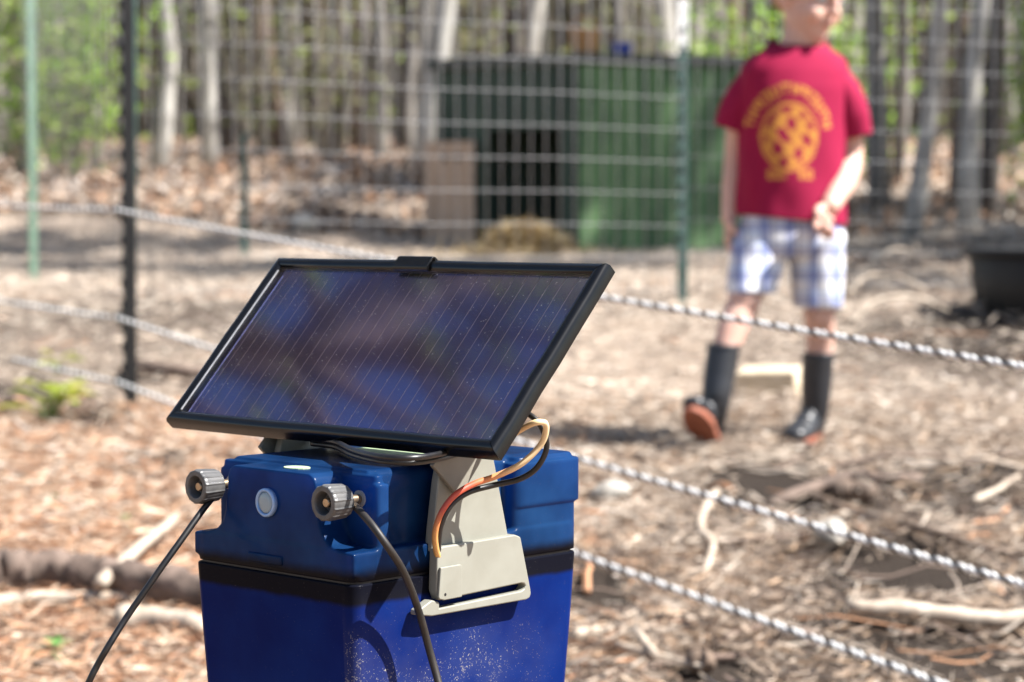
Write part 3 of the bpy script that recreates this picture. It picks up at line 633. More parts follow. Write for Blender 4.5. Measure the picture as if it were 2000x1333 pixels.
# ------------------------------------------------------------------ shed
SC_ = Vector((.325, 10.9)); SL = Vector((-.385, 11.42)); SR = Vector((1.32, 11.25)); SZ0, SZ1 = .24, 1.275
shed = empty('green_shed', (SC_.x, SC_.y, SZ0), 0, 'low green plank shed with dark doorway behind the wire fence', 'shed')
def wallboards(a, b_, n, mat_, skip=None, th=.02, zt=SZ1):
    d = (b_-a); L = d.length; u = d/L; nn = Vector((u.y, -u.x)); w_ = L/n
    for k in range(n):
        s0, s1 = k*w_+.0015, (k+1)*w_-.0015; off = random.uniform(-.003, .003)
        za, zb = SZ0, zt
        if skip and skip[0] < (s0+s1)/2/L < skip[1]: za = skip[2]
        mb = MB(); q = [a+u*s0, a+u*s1, a+u*s1-nn*th, a+u*s0-nn*th]
        mb.prism([tuple(p+nn*off-SC_) for p in q], lambda p: (p[0], p[1], za-SZ0), lambda p: (p[0], p[1], zb-SZ0))
        mb.build('plank', mat_, shed)
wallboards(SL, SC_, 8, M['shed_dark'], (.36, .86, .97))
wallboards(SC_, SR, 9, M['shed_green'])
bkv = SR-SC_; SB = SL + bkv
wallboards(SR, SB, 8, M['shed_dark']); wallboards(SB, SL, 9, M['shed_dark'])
rp = [SL, SC_, SR, SB]; ctr = sum(rp, Vector((0, 0)))/4
def rp_(k, grow): return [tuple(ctr+(p-ctr)*grow-SC_) for p in rp]
MB().prism(rp_(0, 1.07), lambda p: (p[0], p[1], SZ1-SZ0+.004), lambda p: (p[0], p[1], SZ1-SZ0+.055)).build('roof', M['shed_roof'], shed, bevel=.006)
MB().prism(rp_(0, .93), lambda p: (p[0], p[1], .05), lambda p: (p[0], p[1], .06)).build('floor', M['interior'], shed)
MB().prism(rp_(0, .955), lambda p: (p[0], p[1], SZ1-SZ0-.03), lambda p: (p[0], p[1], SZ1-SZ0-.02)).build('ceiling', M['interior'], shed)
# door: brown boards swung open against the wall, left of the doorway
uL = (SC_-SL).normalized(); nL = Vector((uL.y, -uL.x))
door = empty('door', (0, 0, 0)); door.parent = shed
for k in range(3):
    a = SL + uL*(-.03+k*.103) + nL*.05; b2 = a + uL*.099
    q = [a, b2, b2-nL*.02, a-nL*.02]
    MB().prism([tuple(p-SC_) for p in q], lambda p: (p[0], p[1], .16), lambda p: (p[0], p[1], .68)).build('plank', M['door_wood'], door)
for k in (.10, .18):
    c_ = SL + uL*k + nL*.051 - SC_
    MB().prism([(.018*math.cos(a), .018*math.sin(a)) for a in [j*math.pi/5 for j in range(10)]], lambda p: (c_.x+uL.x*p[0], c_.y+uL.y*p[0], .60+p[1]), lambda p: (c_.x+uL.x*p[0]+nL.x*.004, c_.y+uL.y*p[0]+nL.y*.004, .60+p[1])).build('knothole', M['interior'], door)
# things on the roof
bz = SZ1+.056
bx, by = .33+.05, 11.35
bk_ = empty('basket', (bx-.02, by, bz), 0, 'orange brown bucket-shaped basket on the shed roof', 'basket')
MB().rings([[(r_*math.cos(a), r_*math.sin(a), z_) for a in [k*math.pi/10 for k in range(20)]] for z_, r_ in ((0, .062), (.06, .070), (.13, .074), (.15, .076), (.15, .068), (.05, .062))]).build('weave', M['basket'], bk_, smooth=False)
MB().tube([(.07*math.cos(a), 0, .15+.055*math.sin(a)) for a in [k*math.pi/10 for k in range(11)]], .006, 6).build('handle', M['basket'], bk_)
pl_ = empty('blue_pail', (.545, 11.35, bz), 0, 'small blue plastic pail on the shed roof, right of the basket', 'pail')
MB().rings([[(r_*math.cos(a), r_*math.sin(a), z_) for a in [k*math.pi/10 for k in range(20)]] for z_, r_ in ((0, .050), (.065, .058), (.072, .062), (.078, .062), (.078, .054), (.02, .046))]).build('shell', M['blue_pail'], pl_, smooth=False)
MB().tube([(.058*math.cos(a), 0, .075+.02*math.sin(a)) for a in [k*math.pi/10 for k in range(11)]], .003, 6).build('handle', M['galv'], pl_)
# black tub at the right edge
tx, ty = 1.74, 7.2; tz = g(tx, ty)-.02
tb_ = empty('rubber_tub', (tx, ty, tz), 0, 'black rubber feed tub with rolled rim at the right edge', 'tub')
MB().rings([[(r_*math.cos(a), r_*math.sin(a), z_) for a in [k*math.pi/18 for k in range(36)]] for z_, r_ in ((0, .245), (.02, .258), (.10, .270), (.155, .280), (.165, .276), (.20, .282), (.235, .262), (.215, .248), (.04, .23))]).build('shell', M['black_rubber'], tb_, smooth=True)
rm = MB(); rm.tube([(.287*math.cos(a), .287*math.sin(a), .222) for a in [k*math.pi/18 for k in range(37)]], .016, 8, False); rm.build('rim', M['black_rubber'], tb_, smooth=True)

# ------------------------------------------------------------------ loose things on the ground
def stick(name, pts, r, mat_, label, cat, group=None, n=8, rough=.12, k=4, end=.5):
    P0 = [Vector((p[0], p[1], g(p[0], p[1])+p[2]+.014)) for p in pts]; o = P0[0]
    P = spline([p-o for p in P0], k); m = len(P)
    P = [p+Vector((random.uniform(-1, 1), random.uniform(-1, 1), random.uniform(-1, 1)))*r*.12 for p in P]
    mb = MB().tube(P, [r*(1-(1-end)*i/(m-1)) for i in range(m)], n, True, None, rough)
    ob = mb.build(name, mat_, None, smooth=True); ob.location = o; tag(ob, label, cat, group); return ob
def gp(px, py):     # ground point seen at a photo pixel
    o = Vector((0, 0, CAM_Z)); d = at(px, py, 1.0)-o; t = 2.0
    for _ in range(400):
        p = o+d*t
        if p.z <= g(p.x, p.y): break
        t += .03
    return p
def gpts(*l, r=.01): return [(gp(x_, y_+28).x, gp(x_, y_+28).y, r) for x_, y_ in l]
stick('fallen_log', gpts((-120, 1140), (0, 1145), (120, 1140), (250, 1157), (400, 1185), (470, 1200), r=.03), .038, M['log'], 'weathered grey brown log lying at the left, half behind the energizer', 'log', n=18, rough=.13, end=.8, k=9)
stick('pale_stick', gpts((195, 1185), (260, 1120), (345, 1050), r=.045), .013, M['wood_pale'], 'pale stick leaning across the fallen log', 'stick', end=.7)
stick('pale_stick', gpts((-60, 1195), (60, 1180), (200, 1178), (340, 1172), r=.012), .014, M['wood_pale'], 'long pale stick lying in front of the fallen log', 'stick', end=.6)
stick('pale_stick', gpts((230, 1232), (300, 1222), (400, 1235), r=.018), .024, M['wood_pale'], 'thick short bleached stick just left of the energizer', 'stick', end=.7)
stick('pale_stick', gpts((1655, 1208), (1750, 1205), (1850, 1215), (1960, 1222), (2100, 1218), r=.018), .0135, M['wood_pale'], 'long bleached stick at the right edge under the middle rope', 'stick', end=1.1)
stick('grey_stick', gpts((1240, 1245), (1262, 1275), (1285, 1300), r=.02), .009, M['wood_pale'], 'upright grey splinter right of the energizer', 'stick')
stick('grey_stick', gpts((1205, 1265), (1280, 1290), (1370, 1318), r=.012), .008, M['wood_pale'], 'thin grey stick low at the bottom, right of the energizer', 'stick')
stick('grey_stick', gpts((1120, 1252), (1165, 1243), (1200, 1238), r=.012), .012, M['wood_pale'], 'short pale chunk of stick touching the energizer outline', 'stick')
stick('curly_twig', gpts((1400, 960), (1372, 1005), (1370, 1035), (1392, 1065), (1385, 1100), (1375, 1125), r=.012), .009, M['wood_pale'], 'kinked pale twig between the two lower ropes', 'twig', end=.7)
stick('brown_branch', gpts((1560, 955), (1680, 1000), (1800, 1030), (1930, 1075), (2060, 1110), r=.01), .010, M['bark_brown'], 'long thin brown branch behind the middle rope at right', 'branch')
stick('broken_branch', gpts((1630, 968), (1665, 965), (1702, 978), r=.02), .022, M['bark_brown'], 'short rust brown broken branch above the middle rope', 'branch', end=.9)
stick('broken_branch', gpts((1500, 985), (1650, 935), (1720, 930), (1800, 935), r=.006), .014, M['log'], 'grey fallen branch on the dark ridge at right', 'branch', end=.9)
stick('dark_branch', gpts((260, 715), (330, 722), (400, 728), r=.02), .022, M['log'], 'dark branch behind the black post, left of the panel', 'branch', end=.7)
stick('mossy_twig', gpts((1900, 985), (1945, 970), (1990, 945), r=.02), .009, M['wood_pale'], 'pale lichened twig at the right edge above the middle rope', 'twig')
for k, (pp, lab) in enumerate(((((1650, 600), (1700, 570), (1760, 590), (1820, 640)), 'arching dead branch on the brush heap, behind the rope'), (((1690, 540), (1740, 545), (1780, 575), (1795, 610)), 'small bowed dead branch atop the brush heap'),
        (((1655, 660), (1720, 650), (1800, 655), (1870, 665)), 'low straight dead branch at the foot of the brush heap'), (((1660, 575), (1730, 560), (1850, 585), (1900, 590)), 'dead branch running toward the black tub'))):
    b0 = gp(*pp[0]); h_ = [0.0, .06, .05, .0]
    stick('dead_branch', [((at(px, py, b0.y)).x, b0.y+.05*i, .02+h_[i]) for i, (px, py) in enumerate(pp)], .009, M['wood_pale'], lab, 'branch', 'brush heap branches')
def rock(name, px, py, size, mat_, label, cat, seed=0, sub=.22):
    p = gp(px, py+22); rd = random.Random(seed); mb = MB(); mb.ball((0, 0, 0), size, 9)
    sd = [(Vector((rd.uniform(-1, 1), rd.uniform(-1, 1), rd.uniform(-1, 1))).normalized(), rd.uniform(.6, .9)) for _ in range(9)]
    vv = []
    for v in mb.v:
        q = Vector((v[0]/size[0], v[1]/size[1], v[2]/size[2]))
        for d_, c_ in sd:
            e_ = q.dot(d_)-c_
            if e_ > 0: q = q - d_*e_*.85
        vv.append((q.x*size[0], q.y*size[1], q.z*size[2]))
    mb.v = vv; o = mb.build(name, mat_, None, smooth=True); o.location = (p.x, p.y, g(p.x, p.y)+size[2]*(1-sub*2)+.012); o.rotation_euler = (0, 0, rd.uniform(0, 6)); tag(o, label, cat); return o
rock('stone', 1622, 1062, (.036, .032, .028), M['stone'], 'small pale round stone just under the middle rope', 'stone', 3)
rock('stone', 595, 432, (.10, .07, .055), M['stone'], 'light grey stone behind the wire fence, above the panel', 'stone', 5)
rock('stone', 1190, 975, (.045, .05, .03), M['stone'], 'flat pale stone on the ground right of the energizer lid', 'stone', 8)
rock('bark_chunk', 1560, 1255, (.055, .03, .018), M['log'], 'grey purple chunk of bark beneath the lowest rope', 'bark', 9)
rock('pine_cone', 1372, 1300, (.03, .024, .022), M['bark_brown'], 'dark brown pine cone at the bottom right of the energizer', 'pine cone', 12)
# sawn wood block behind the boy's boots
p = gp(1500, 775)
wb = MB().prism([(-.085, -.05), (.085, -.05), (.095, .09), (-.075, .10)], lambda q: (q[0], q[1], -.03), lambda q: (q[0]*.97, q[1]*.95, .07)).build('wood_block', M['cutwood'], None, bevel=.008)
wb.location = (p.x, p.y, g(p.x, p.y)); wb.rotation_euler = (R(4), R(-2), R(-14)); tag(wb, 'pale sawn wood block on the ground between the boy\'s boots', 'wood block')
# straw heap by the shed door
p = gp(1040, 500); hv = MB()
for i in range(3800):
    a = random.uniform(0, 6.28); rr_ = abs(random.gauss(0, .42)); x_ = p.x-.05+math.cos(a)*rr_*.55; y_ = 10.55+math.sin(a)*rr_*.3
    hz = .17*math.exp(-(rr_/.38)**2); b0 = Vector((x_, y_, g(x_, y_)+hz*random.uniform(.6, 1.05))); d_ = Vector((random.uniform(-1, 1), random.uniform(-1, 1), random.uniform(-.4, .4))).normalized()*random.uniform(.04, .11)
    s_ = d_.cross(Vector((0, 0, 1))).normalized()*.003; c_ = random.choice([(.55, .44, .25), (.48, .36, .19), (.62, .52, .34), (.36, .27, .16)])
    hv.add([b0-s_, b0+s_, b0+d_+s_, b0+d_-s_], [(0, 1, 2, 3)], c_)
hm_ = MB(); hm_.ball((0, 0, 0), (.40, .24, .15), 8)
hb = hv.build('straw_heap', M['litter'], None, fix=False); tag(hb, 'pale yellow straw heaped in front of the shed doorway', 'straw', kind='stuff')
# dark mounds are part of the ground sheet; little weeds
def weed(px, py, n, size, cols, label, ln=.07, wd=.035):
    p = gp(px, py); z0 = g(p.x, p.y); r_ = empty('weed', (p.x, p.y, z0), 0, label, 'weed', 'small green weeds')
    st_ = MB(); lv = []
    for k in range(n):
        a = random.uniform(0, 6.28); el = random.uniform(.75, 1.45); d_ = Vector((math.cos(a)*math.cos(el), math.sin(a)*math.cos(el), math.sin(el)))
        e_ = d_*size*random.uniform(.5, 1); st_.tube([(0, 0, -.01), e_*.5+Vector((0, 0, .01)), e_], [.0018, .0015, .001], 5, True, (.22, .30, .10))
        s_ = d_.cross(Vector((0, 0, 1))).normalized(); o_ = Vector((d_.x, d_.y, .1)).normalized(); L = ln*random.uniform(.6, 1.1); W = wd*random.uniform(.7, 1.1)
        m_ = MB(); c_ = random.choice(cols)
        m_.add([e_, e_+o_*L*.35+s_*W*.5+Vector((0, 0, .006)), e_+o_*L*.75+s_*W*.35, e_+o_*L-Vector((0, 0, .012)), e_+o_*L*.75-s_*W*.35, e_+o_*L*.35-s_*W*.5+Vector((0, 0, .006)), e_+o_*L*.5], [(0, 1, 2, 6), (6, 2, 3), (6, 3, 4), (0, 6, 4, 5)], c_)
        m_.build('leaf', M['foliage'], r_, fix=False)
    st_.build('stem', M['foliage'], r_)
YG = [(.42, .44, .06), (.34, .40, .07), (.50, .48, .10)]; GR = [(.12, .32, .07), (.16, .38, .09), (.20, .42, .12)]
weed(95, 838, 22, .12, YG, 'yellow green leafy weed in the leaf pile at the left', .085, .06)
weed(115, 1300, 8, .035, GR, 'bright green seedling low in the left corner', .045, .03)
weed(240, 1032, 4, .02, GR, 'tiny green sprout above the fallen log', .03, .02)
weed(95, 985, 4, .02, GR, 'tiny green sprout far left above the fallen log', .03, .02)
weed(110, 735, 6, .06, YG, 'small yellow weed behind the leaf pile', .06, .035)

# ------------------------------------------------------------------ the boy
BX, BY = .645, 5.40
def bp(px, py, dy=0.0): p = at(px, py, BY+dy); return Vector((p.x-BX, dy, p.z))
person = empty('person', (BX, BY, 0), 0, 'child in crimson printed T-shirt, plaid shorts and rubber boots walking in the pen', 'person')
PXM = 1/820
bd = MB()
def limb(pts, rads, n=14):
    P = [Vector(p) for p in pts]; bd.tube(spline(P, 5), list(np.interp(np.linspace(0, len(P)-1, (len(P)-1)*5+1), range(len(P)), [r_*PXM for r_ in rads])), n)
    bd.ball(P[0], rads[0]*PXM, 7); bd.ball(P[-1], rads[-1]*PXM, 7)
# trunk, legs
limb([bp(1520, 440, .01), bp(1522, 330, .01), bp(1522, 220, .01), bp(1525, 150, .01)], [52, 54, 55, 44]); limb([bp(1575, 440, .01), bp(1575, 330, .01), bp(1578, 220, .01), bp(1582, 150, .01)], [52, 54, 55, 44])
limb([bp(1490, 455), bp(1470, 520, -.045), bp(1452, 592, -.09), bp(1428, 650, -.12), bp(1408, 720, -.145), bp(1396, 790, -.16)], [44, 38, 33, 29, 24, 18])
bd.ball(bp(1455, 588, -.105), (32*PXM, 26*PXM, 34*PXM), 8)
limb([bp(1595, 455), bp(1598, 530, -.01), bp(1600, 615, -.015), bp(1602, 660, .01), bp(1598, 730, .02), bp(1592, 800, .02)], [44, 38, 31, 29, 24, 18])
bd.ball(bp(1602, 612, -.03), (31*PXM, 26*PXM, 33*PXM), 8)
# arms
limb([bp(1478, 160, .015), bp(1448, 225, .03), bp(1438, 300, .045), bp(1430, 365, .03), bp(1424, 425, .01)], [26, 26, 23, 21, 16])
limb([bp(1628, 162, .015), bp(1655, 230, .03), bp(1660, 310, .03), bp(1648, 355, -.03), bp(1622, 402, -.10)], [26, 27, 26, 26, 19])
# hands
def hand(wr, ds, fwd, curl, s=1.0, thumb_side=1):
    """wr wrist point, ds direction down the palm, fwd across the palm (knuckle row direction), curl axis bends fingers"""
    wr = Vector(wr); ds = Vector(ds).normalized(); fw = (Vector(fwd) - ds*Vector(fwd).dot(ds)).normalized(); pl = ds.cross(fw)*thumb_side
    for i in range(5):
        for t in (.15, .5, .9): bd.ball(wr + ds*.052*t*s + fw*(i-2)*.0078*s*(.6+.4*t), (.0105*s,)*3, 6)
    for i, ln in enumerate((.040, .047, .044, .036)):
        b0 = wr + ds*.052*s + fw*(1.5-i)*.0115*s; d0 = ds.copy(); P = [b0-ds*.012*s, b0]; an = 0
        for j in range(3):
            an += curl*(1.0 if j else .7); d1 = ds*math.cos(an) + pl*math.sin(an); b0 = b0 + d1*ln*s*(.42, .32, .26)[j]; P.append(b0)
        bd.tube(spline(P, 3), list(np.linspace(.0072*s, .0056*s, 4*3+1)), 8); bd.ball(P[-1], .0057*s, 5)
    b0 = wr + ds*.014*s + fw*.018*s; d_ = (ds*.6 + fw*.65 + pl*.35).normalized(); P = [b0, b0+d_*.02*s, b0+d_*.02*s+(ds*.8+pl*.5+fw*.1).normalized()*.018*s, b0+d_*.02*s+(ds*.75+pl*.75-fw*.1).normalized()*.033*s]
    bd.tube(spline(P, 3), list(np.linspace(.0095*s, .0065*s, 10)), 8); bd.ball(P[-1], .0066*s, 5)
hand(bp(1424, 425, .01), (-.06, -.12, -1), (0, -1, 0), .28, 1.0, -1)
hand(bp(1620, 404, -.102), (-.38, -.35, -.85), (-.7, -.5, .2), .95, 1.12, -1)
# neck, head (turned toward the picture's right, looking down)
limb([bp(1556, 135, .02), bp(1562, 100, .012), bp(1574, 55, .0)], [46, 41, 42])
HY = R(42); HC = bp(1579, -2, -.005)
HR = Matrix.Rotation(HY, 3, 'Z') @ Matrix.Rotation(R(12), 3, 'X') @ Matrix.Rotation(R(4), 3, 'Y')
def hp(x_, y_, z_): return HC + HR @ Vector((x_, y_, z_))       # head frame: -y is the face, z up
def hball(c, r_, n=9): bd.ball(hp(*c), r_, n, rot=HR)
hball((0, .012, .028), (.071, .086, .082), 12); hball((0, -.012, -.030), (.058, .064, .072), 12)
hball((0, -.046, -.078), (.027, .026, .022)); hball((0, -.028, -.062), (.044, .044, .034))
hball((.033, -.055, -.030), (.023, .020, .024)); hball((-.033, -.055, -.030), (.023, .020, .024))
hball((0, -.072, .026), (.046, .012, .016)); hball((0, -.084, -.006), (.0085, .012, .022)); hball((0, -.094, -.020), (.0115, .0125, .0105))
hball((.009, -.086, -.024), (.007, .009, .007)); hball((-.009, -.086, -.024), (.007, .009, .007))
hball((0, -.072, -.046), (.021, .010, .006)); hball((0, -.071, -.056), (.018, .010, .0065))
for s_ in (-1, 1): hball((s_*.071, .016, -.004), (.007, .019, .028)); hball((s_*.070, .008, -.020), (.006, .010, .012))
body = remeshed(bd, 'body', M['skin'], person, .0042, 4, .5)
for s_ in (-1, 1):
    e_ = MB(); e_.ball(hp(s_*.027, -.0655, .004), .0115, 9, rot=HR); eo = e_.build('eye', M['eye'], person, smooth=True)
    i_ = MB(); i_.ball(hp(s_*.027, -.0742, .0025), (.0055, .004, .0055), 7, rot=HR); i_.build('iris', pm('blue_grey_iris', (.06, .09, .12), None, 20, .2), eo, smooth=True)
    br_ = MB().tube(spline([hp(s_*.014, -.083, .021), hp(s_*.028, -.080, .026), hp(s_*.042, -.070, .021)], 4), .0028, 6); br_.build('eyebrow', M['hair'], person, smooth=True)
lp = MB(); lp.tube(spline([hp(-.017, -.0755, -.0505), hp(-.006, -.0825, -.0482), hp(0, -.0832, -.0492), hp(.006, -.0825, -.0482), hp(.017, -.0755, -.0505)], 4), [.001]+[.0027]*15+[.001], 7); lp.build('lips', M['lip'], person, smooth=True)
hr_ = MB(); hr_.ball((0, 0, 0), (1, 1, 1), 22); hv_ = []; hf_ = []
for v in hr_.v:
    q = Vector(v); s1 = 1+.035*math.sin(q.x*23+q.z*11)*math.sin(q.y*19+q.z*7); hv_.append(hp(q.x*.0765*s1, .014+q.y*.0925*s1, .030+q.z*.0885*s1))
def hair_ok(v):
    q = HR.inverted() @ (Vector(v)-HC); lim = .045 if q.y < -.045 else (.030 - (q.y+.045)*.75)
    return q.z > max(lim, -.055)
ok_ = [hair_ok(v) for v in hv_]; hr_.v = [tuple(v) for v in hv_]; hr_.f = [f for f in hr_.f if all(ok_[i] for i in f)]; hr_.mi = [0]*len(hr_.f)
ho = hr_.build('hair', M['hair'], person, smooth=True, fix=False); sf = ho.modifiers.new('s', 'SOLIDIFY'); sf.thickness = .012; sf.offset = -1
# shirt
def ell(c, hw, hd, n, tw=0.0, pw=2.4):
    out = []
    for k in range(n):
        a = 2*math.pi*k/n; ca, sa = math.cos(a), math.sin(a)
        x_ = math.copysign(abs(ca)**(2/pw), ca)*hw; y_ = math.copysign(abs(sa)**(2/pw), sa)*hd
        out.append(c + Vector((x_*math.cos(tw)-y_*math.sin(tw), x_*math.sin(tw)+y_*math.cos(tw), 0)))
    return out
NS = 180; ky = [90, 96, 106, 120, 140, 175, 230, 290, 350, 400, 428]
khw = [50, 57, 79, 97, 106, 107, 105, 104, 104, 105, 107]; khd = [44, 48, 54, 60, 68, 76, 78, 80, 82, 84, 86]; kcx = [1557, 1557, 1556, 1555, 1553, 1551, 1549, 1547, 1546, 1547, 1548]
CRIM = (.28, .008, .046); sh = MB(); rgs = []; yy = np.concatenate([np.linspace(90, 140, 26), np.linspace(143, 428, 120)])
def fold(a, py):
    f = 0.022*math.sin(3*a+py*.014)*max(0, (py-150)/280) + .014*math.sin(7*a-py*.032)*max(0, (py-110)/300) + .008*math.sin(11*a+py*.05) + .010*math.sin(5*a+py*.045)*math.exp(-((py-330)/90)**2)
    return 1+f
def smoothed(q):
    v_ = np.interp(np.arange(60, 460), ky, q); k_ = np.hanning(29); k_ /= k_.sum(); return np.convolve(np.pad(v_, 14, 'edge'), k_, 'valid')
_shw, _shd, _scx = smoothed(khw), smoothed(khd), smoothed(kcx)
for py in yy:
    hw, hd, cx = (np.interp(py, np.arange(60, 460), q) for q in (_shw, _shd, _scx)); c_ = bp(cx, py, .008)
    ring = ell(c_, hw*PXM, hd*PXM, NS, R(13), 2.15); nr = []
    for k, p in enumerate(ring):
        a = 2*math.pi*k/NS; q = c_ + (p-c_)*fold(a, py)
        q.z -= max(0, (py-380)/48)*(q.x-.0)*.10          # hem hangs lower on the picture's right
        q.z += max(0, (100-py)/10)*.012*(1 if q.y > 0 else -.3)
        nr.append(q)
    rgs.append(nr)
sh.rings(rgs, False, False)
for key in (((1518, 146, 31), (1484, 156, 36), (1459, 186, 38), (1440, 221, 37), (1428, 254, 35)), ((1590, 146, 31), (1622, 156, 36), (1646, 188, 39), (1659, 228, 40), (1666, 268, 37))):
    P = spline([bp(kx, ky_, .012+.01*i/4) for i, (kx, ky_, kr) in enumerate(key)], 7); m = len(P); rg_ = []
    rr3 = np.interp(np.linspace(0, 4, m), range(5), [k_[2] for k_ in key])
    for i in range(m):
        d_ = (P[min(i+1, m-1)]-P[max(i-1, 0)]).normalized(); u_ = Vector((0, -1, 0)); u_ = (u_-d_*u_.dot(d_)).normalized(); v_ = d_.cross(u_); t = i/(m-1)
        rg_.append([P[i] + (u_*math.cos(a)*1.1 + v_*math.sin(a))*rr3[i]*PXM*(1+.035*math.sin(3*a+t*5)*t+.025*math.sin(5*a-t*9)*t) for a in [2*math.pi*k/44 for k in range(44)]])
    sh.rings(rg_, False, False)
# print: arched lettering, ring emblem, lower lettering (yellow)
YEL = (.72, .36, .06); cc_ = bp(1541, 268, -.08); cols = []
rnd = random.Random(4)
strokes = {}
def printed(p):
    if p.y > -.01: return 0
    X = (p.x-cc_.x)/PXM*1.2; Z = (p.z-cc_.z)/PXM*1.12; r_ = math.hypot(X*1.06, Z*.92); an = math.degrees(math.atan2(Z, X))
    if 84 < r_ < 106 and 12 < an < 168:
        k = int((an-12)/13); f = (an-12)/13-k; h = (r_-84)/22; j = (k*7) % 5      # letter-like strokes
        if f > .80: return 0
        if j == 0: return f < .28 or (.4 < h < .62) or f > .55
        if j == 1: return f < .28 or h > .72 or h < .25
        if j == 2: return .28 < f < .54 or h > .74
        if j == 3: return f < .28 or h > .72 or (.35 < h < .58) or (f > .55 and h > .5)
        return h < .25 or f < .26 or f > .55
    if 62 < r_ < 69: return 1
    if r_ < 60:
        q = math.sin(X*.13+1.3*math.sin(Z*.06))*math.cos(Z*.105+.8*math.sin(X*.05)) + .35*math.sin(X*.31)*math.sin(Z*.27)
        return q > -.12
    if -92 < Z < -70 and -48 < X < 52:
        k = int((X+48)/17); f = (X+48)/17-k; h = (Z+92)/22; j = (k*3) % 4
        if k == 3 or f > .8: return 0
        return (f < .3) or (h > .7 and j != 1) or (h < .28 and j != 2) or (f > .52 and j in (0, 3))
    return 0
sh.c = []
for v in sh.v:
    k = printed(Vector(v)); t = .72 if k else 0; sh.c.append(tuple(CRIM[i]*(1-t)+YEL[i]*t for i in range(3)))
so_ = sh.build('shirt', M['shirt'], person, smooth=True, fix=False); sf = so_.modifiers.new('s', 'SOLIDIFY'); sf.thickness = .0035; sf.offset = -1
# shorts
st = MB(); rg_ = []
for py, cx, hw, hd in ((395, 1548, 90, 66), (430, 1547, 96, 72), (465, 1544, 106, 82), (500, 1540, 104, 80)):
    rg_.append(ell(bp(cx, py, .004), hw*PXM, hd*PXM, 72, R(9), 2.2))
st.rings(rg_, True, True)
def leg_sh(key):
    rr2 = []
    for t in np.linspace(0, 1, 16):
        py = np.interp(t, [0, 1], [key[0][1], key[-1][1]]); px = np.interp(py, [k[1] for k in key], [k[0] for k in key]); hw = np.interp(py, [k[1] for k in key], [k[2] for k in key]); hd = np.interp(py, [k[1] for k in key], [k[3] for k in key]); dy = np.interp(py, [k[1] for k in key], [k[4] for k in key])
        c_ = bp(px, py, dy); e_ = ell(c_, hw*PXM, hd*PXM, 48)
        rr2.append([c_+(p-c_)*(1+.03*math.sin(4*i/48*6.283+t*4)*t+.015*math.sin(9*i/48*6.283-t*7)) for i, p in enumerate(e_)])
    st.rings(rr2, True, False)
leg_sh([(1491, 455, 54, 66, .0), (1478, 510, 50, 58, -.03), (1467, 572, 45, 50, -.075)])
leg_sh([(1592, 455, 54, 66, .0), (1596, 520, 50, 58, -.005), (1597, 602, 44, 50, -.012)])
sto = st.build('shorts', M['plaid'], person, smooth=True, fix=False); sf = sto.modifiers.new('s', 'SOLIDIFY'); sf.thickness = .003; sf.offset = -1
# boots
def boot(shaft, heel, toe_dir, pitch_, label=None):
    top, ank = Vector(shaft[0]), Vector(shaft[1]); fwd = Vector((*toe_dir, 0)).normalized(); up = Vector((0, 0, 1)); side = fwd.cross(up)
    Q = Quaternion(side, pitch_); f_ = Q @ fwd; u_ = Q @ up; heel = Vector(heel)
    m_ = MB()
    m_.tube(spline([top, top.lerp(ank, .5), ank, heel+u_*.045+f_*.03], 4), list(np.interp(np.linspace(0, 3, 13), [0, 1, 2, 3], [.039, .038, .034, .034])), 20)
    for t, w_, h_ in ((.02, .030, .034), (.045, .032, .040), (.075, .031, .038), (.105, .034, .030), (.135, .036, .024), (.158, .031, .020)):
        m_.ball(heel+f_*t+u_*(h_*.75+.012), Vector((w_, .032, h_)), 8, rot=Matrix((side, f_, u_)).transposed())
    o = remeshed(m_, 'boot', M['boot'], person, .004, 4, .5)
    rim = [top + Vector((math.cos(a), math.sin(a), 0))*.0385 for a in [k*math.pi/10 for k in range(21)]]
    MB().tube(rim, .0035, 6, False).build('top_rim', M['boot'], o, smooth=True)
    out = []
    for k in range(28):
        a = 2*math.pi*k/28; l_ = math.cos(a); s2 = math.sin(a); out.append((.078+.105*l_, (.036 if l_ > 0 else .031)*math.copysign(abs(s2)**.75, s2)*(1-.12*(l_ > .8))))
    MB().prism(out, lambda p: heel+f_*p[0]+side*p[1], lambda p: heel+f_*p[0]+side*p[1]+u_*.018).build('sole', M['sole'], o, bevel=.003)
    return o
h1 = bp(1388, 862, -.12); h1.z = g(BX+h1.x, BY+h1.y)+.012
boot((bp(1414, 676, -.135), bp(1397, 785, -.157)), (h1.x, h1.y, h1.z), (-.42, -1), R(33))
h2 = bp(1592, 842, .055); h2.z = g(BX+h2.x, BY+h2.y)+.004
boot((bp(1598, 692, .016), bp(1592, 790, .02)), (h2.x, h2.y, h2.z), (-.45, -1), 0)

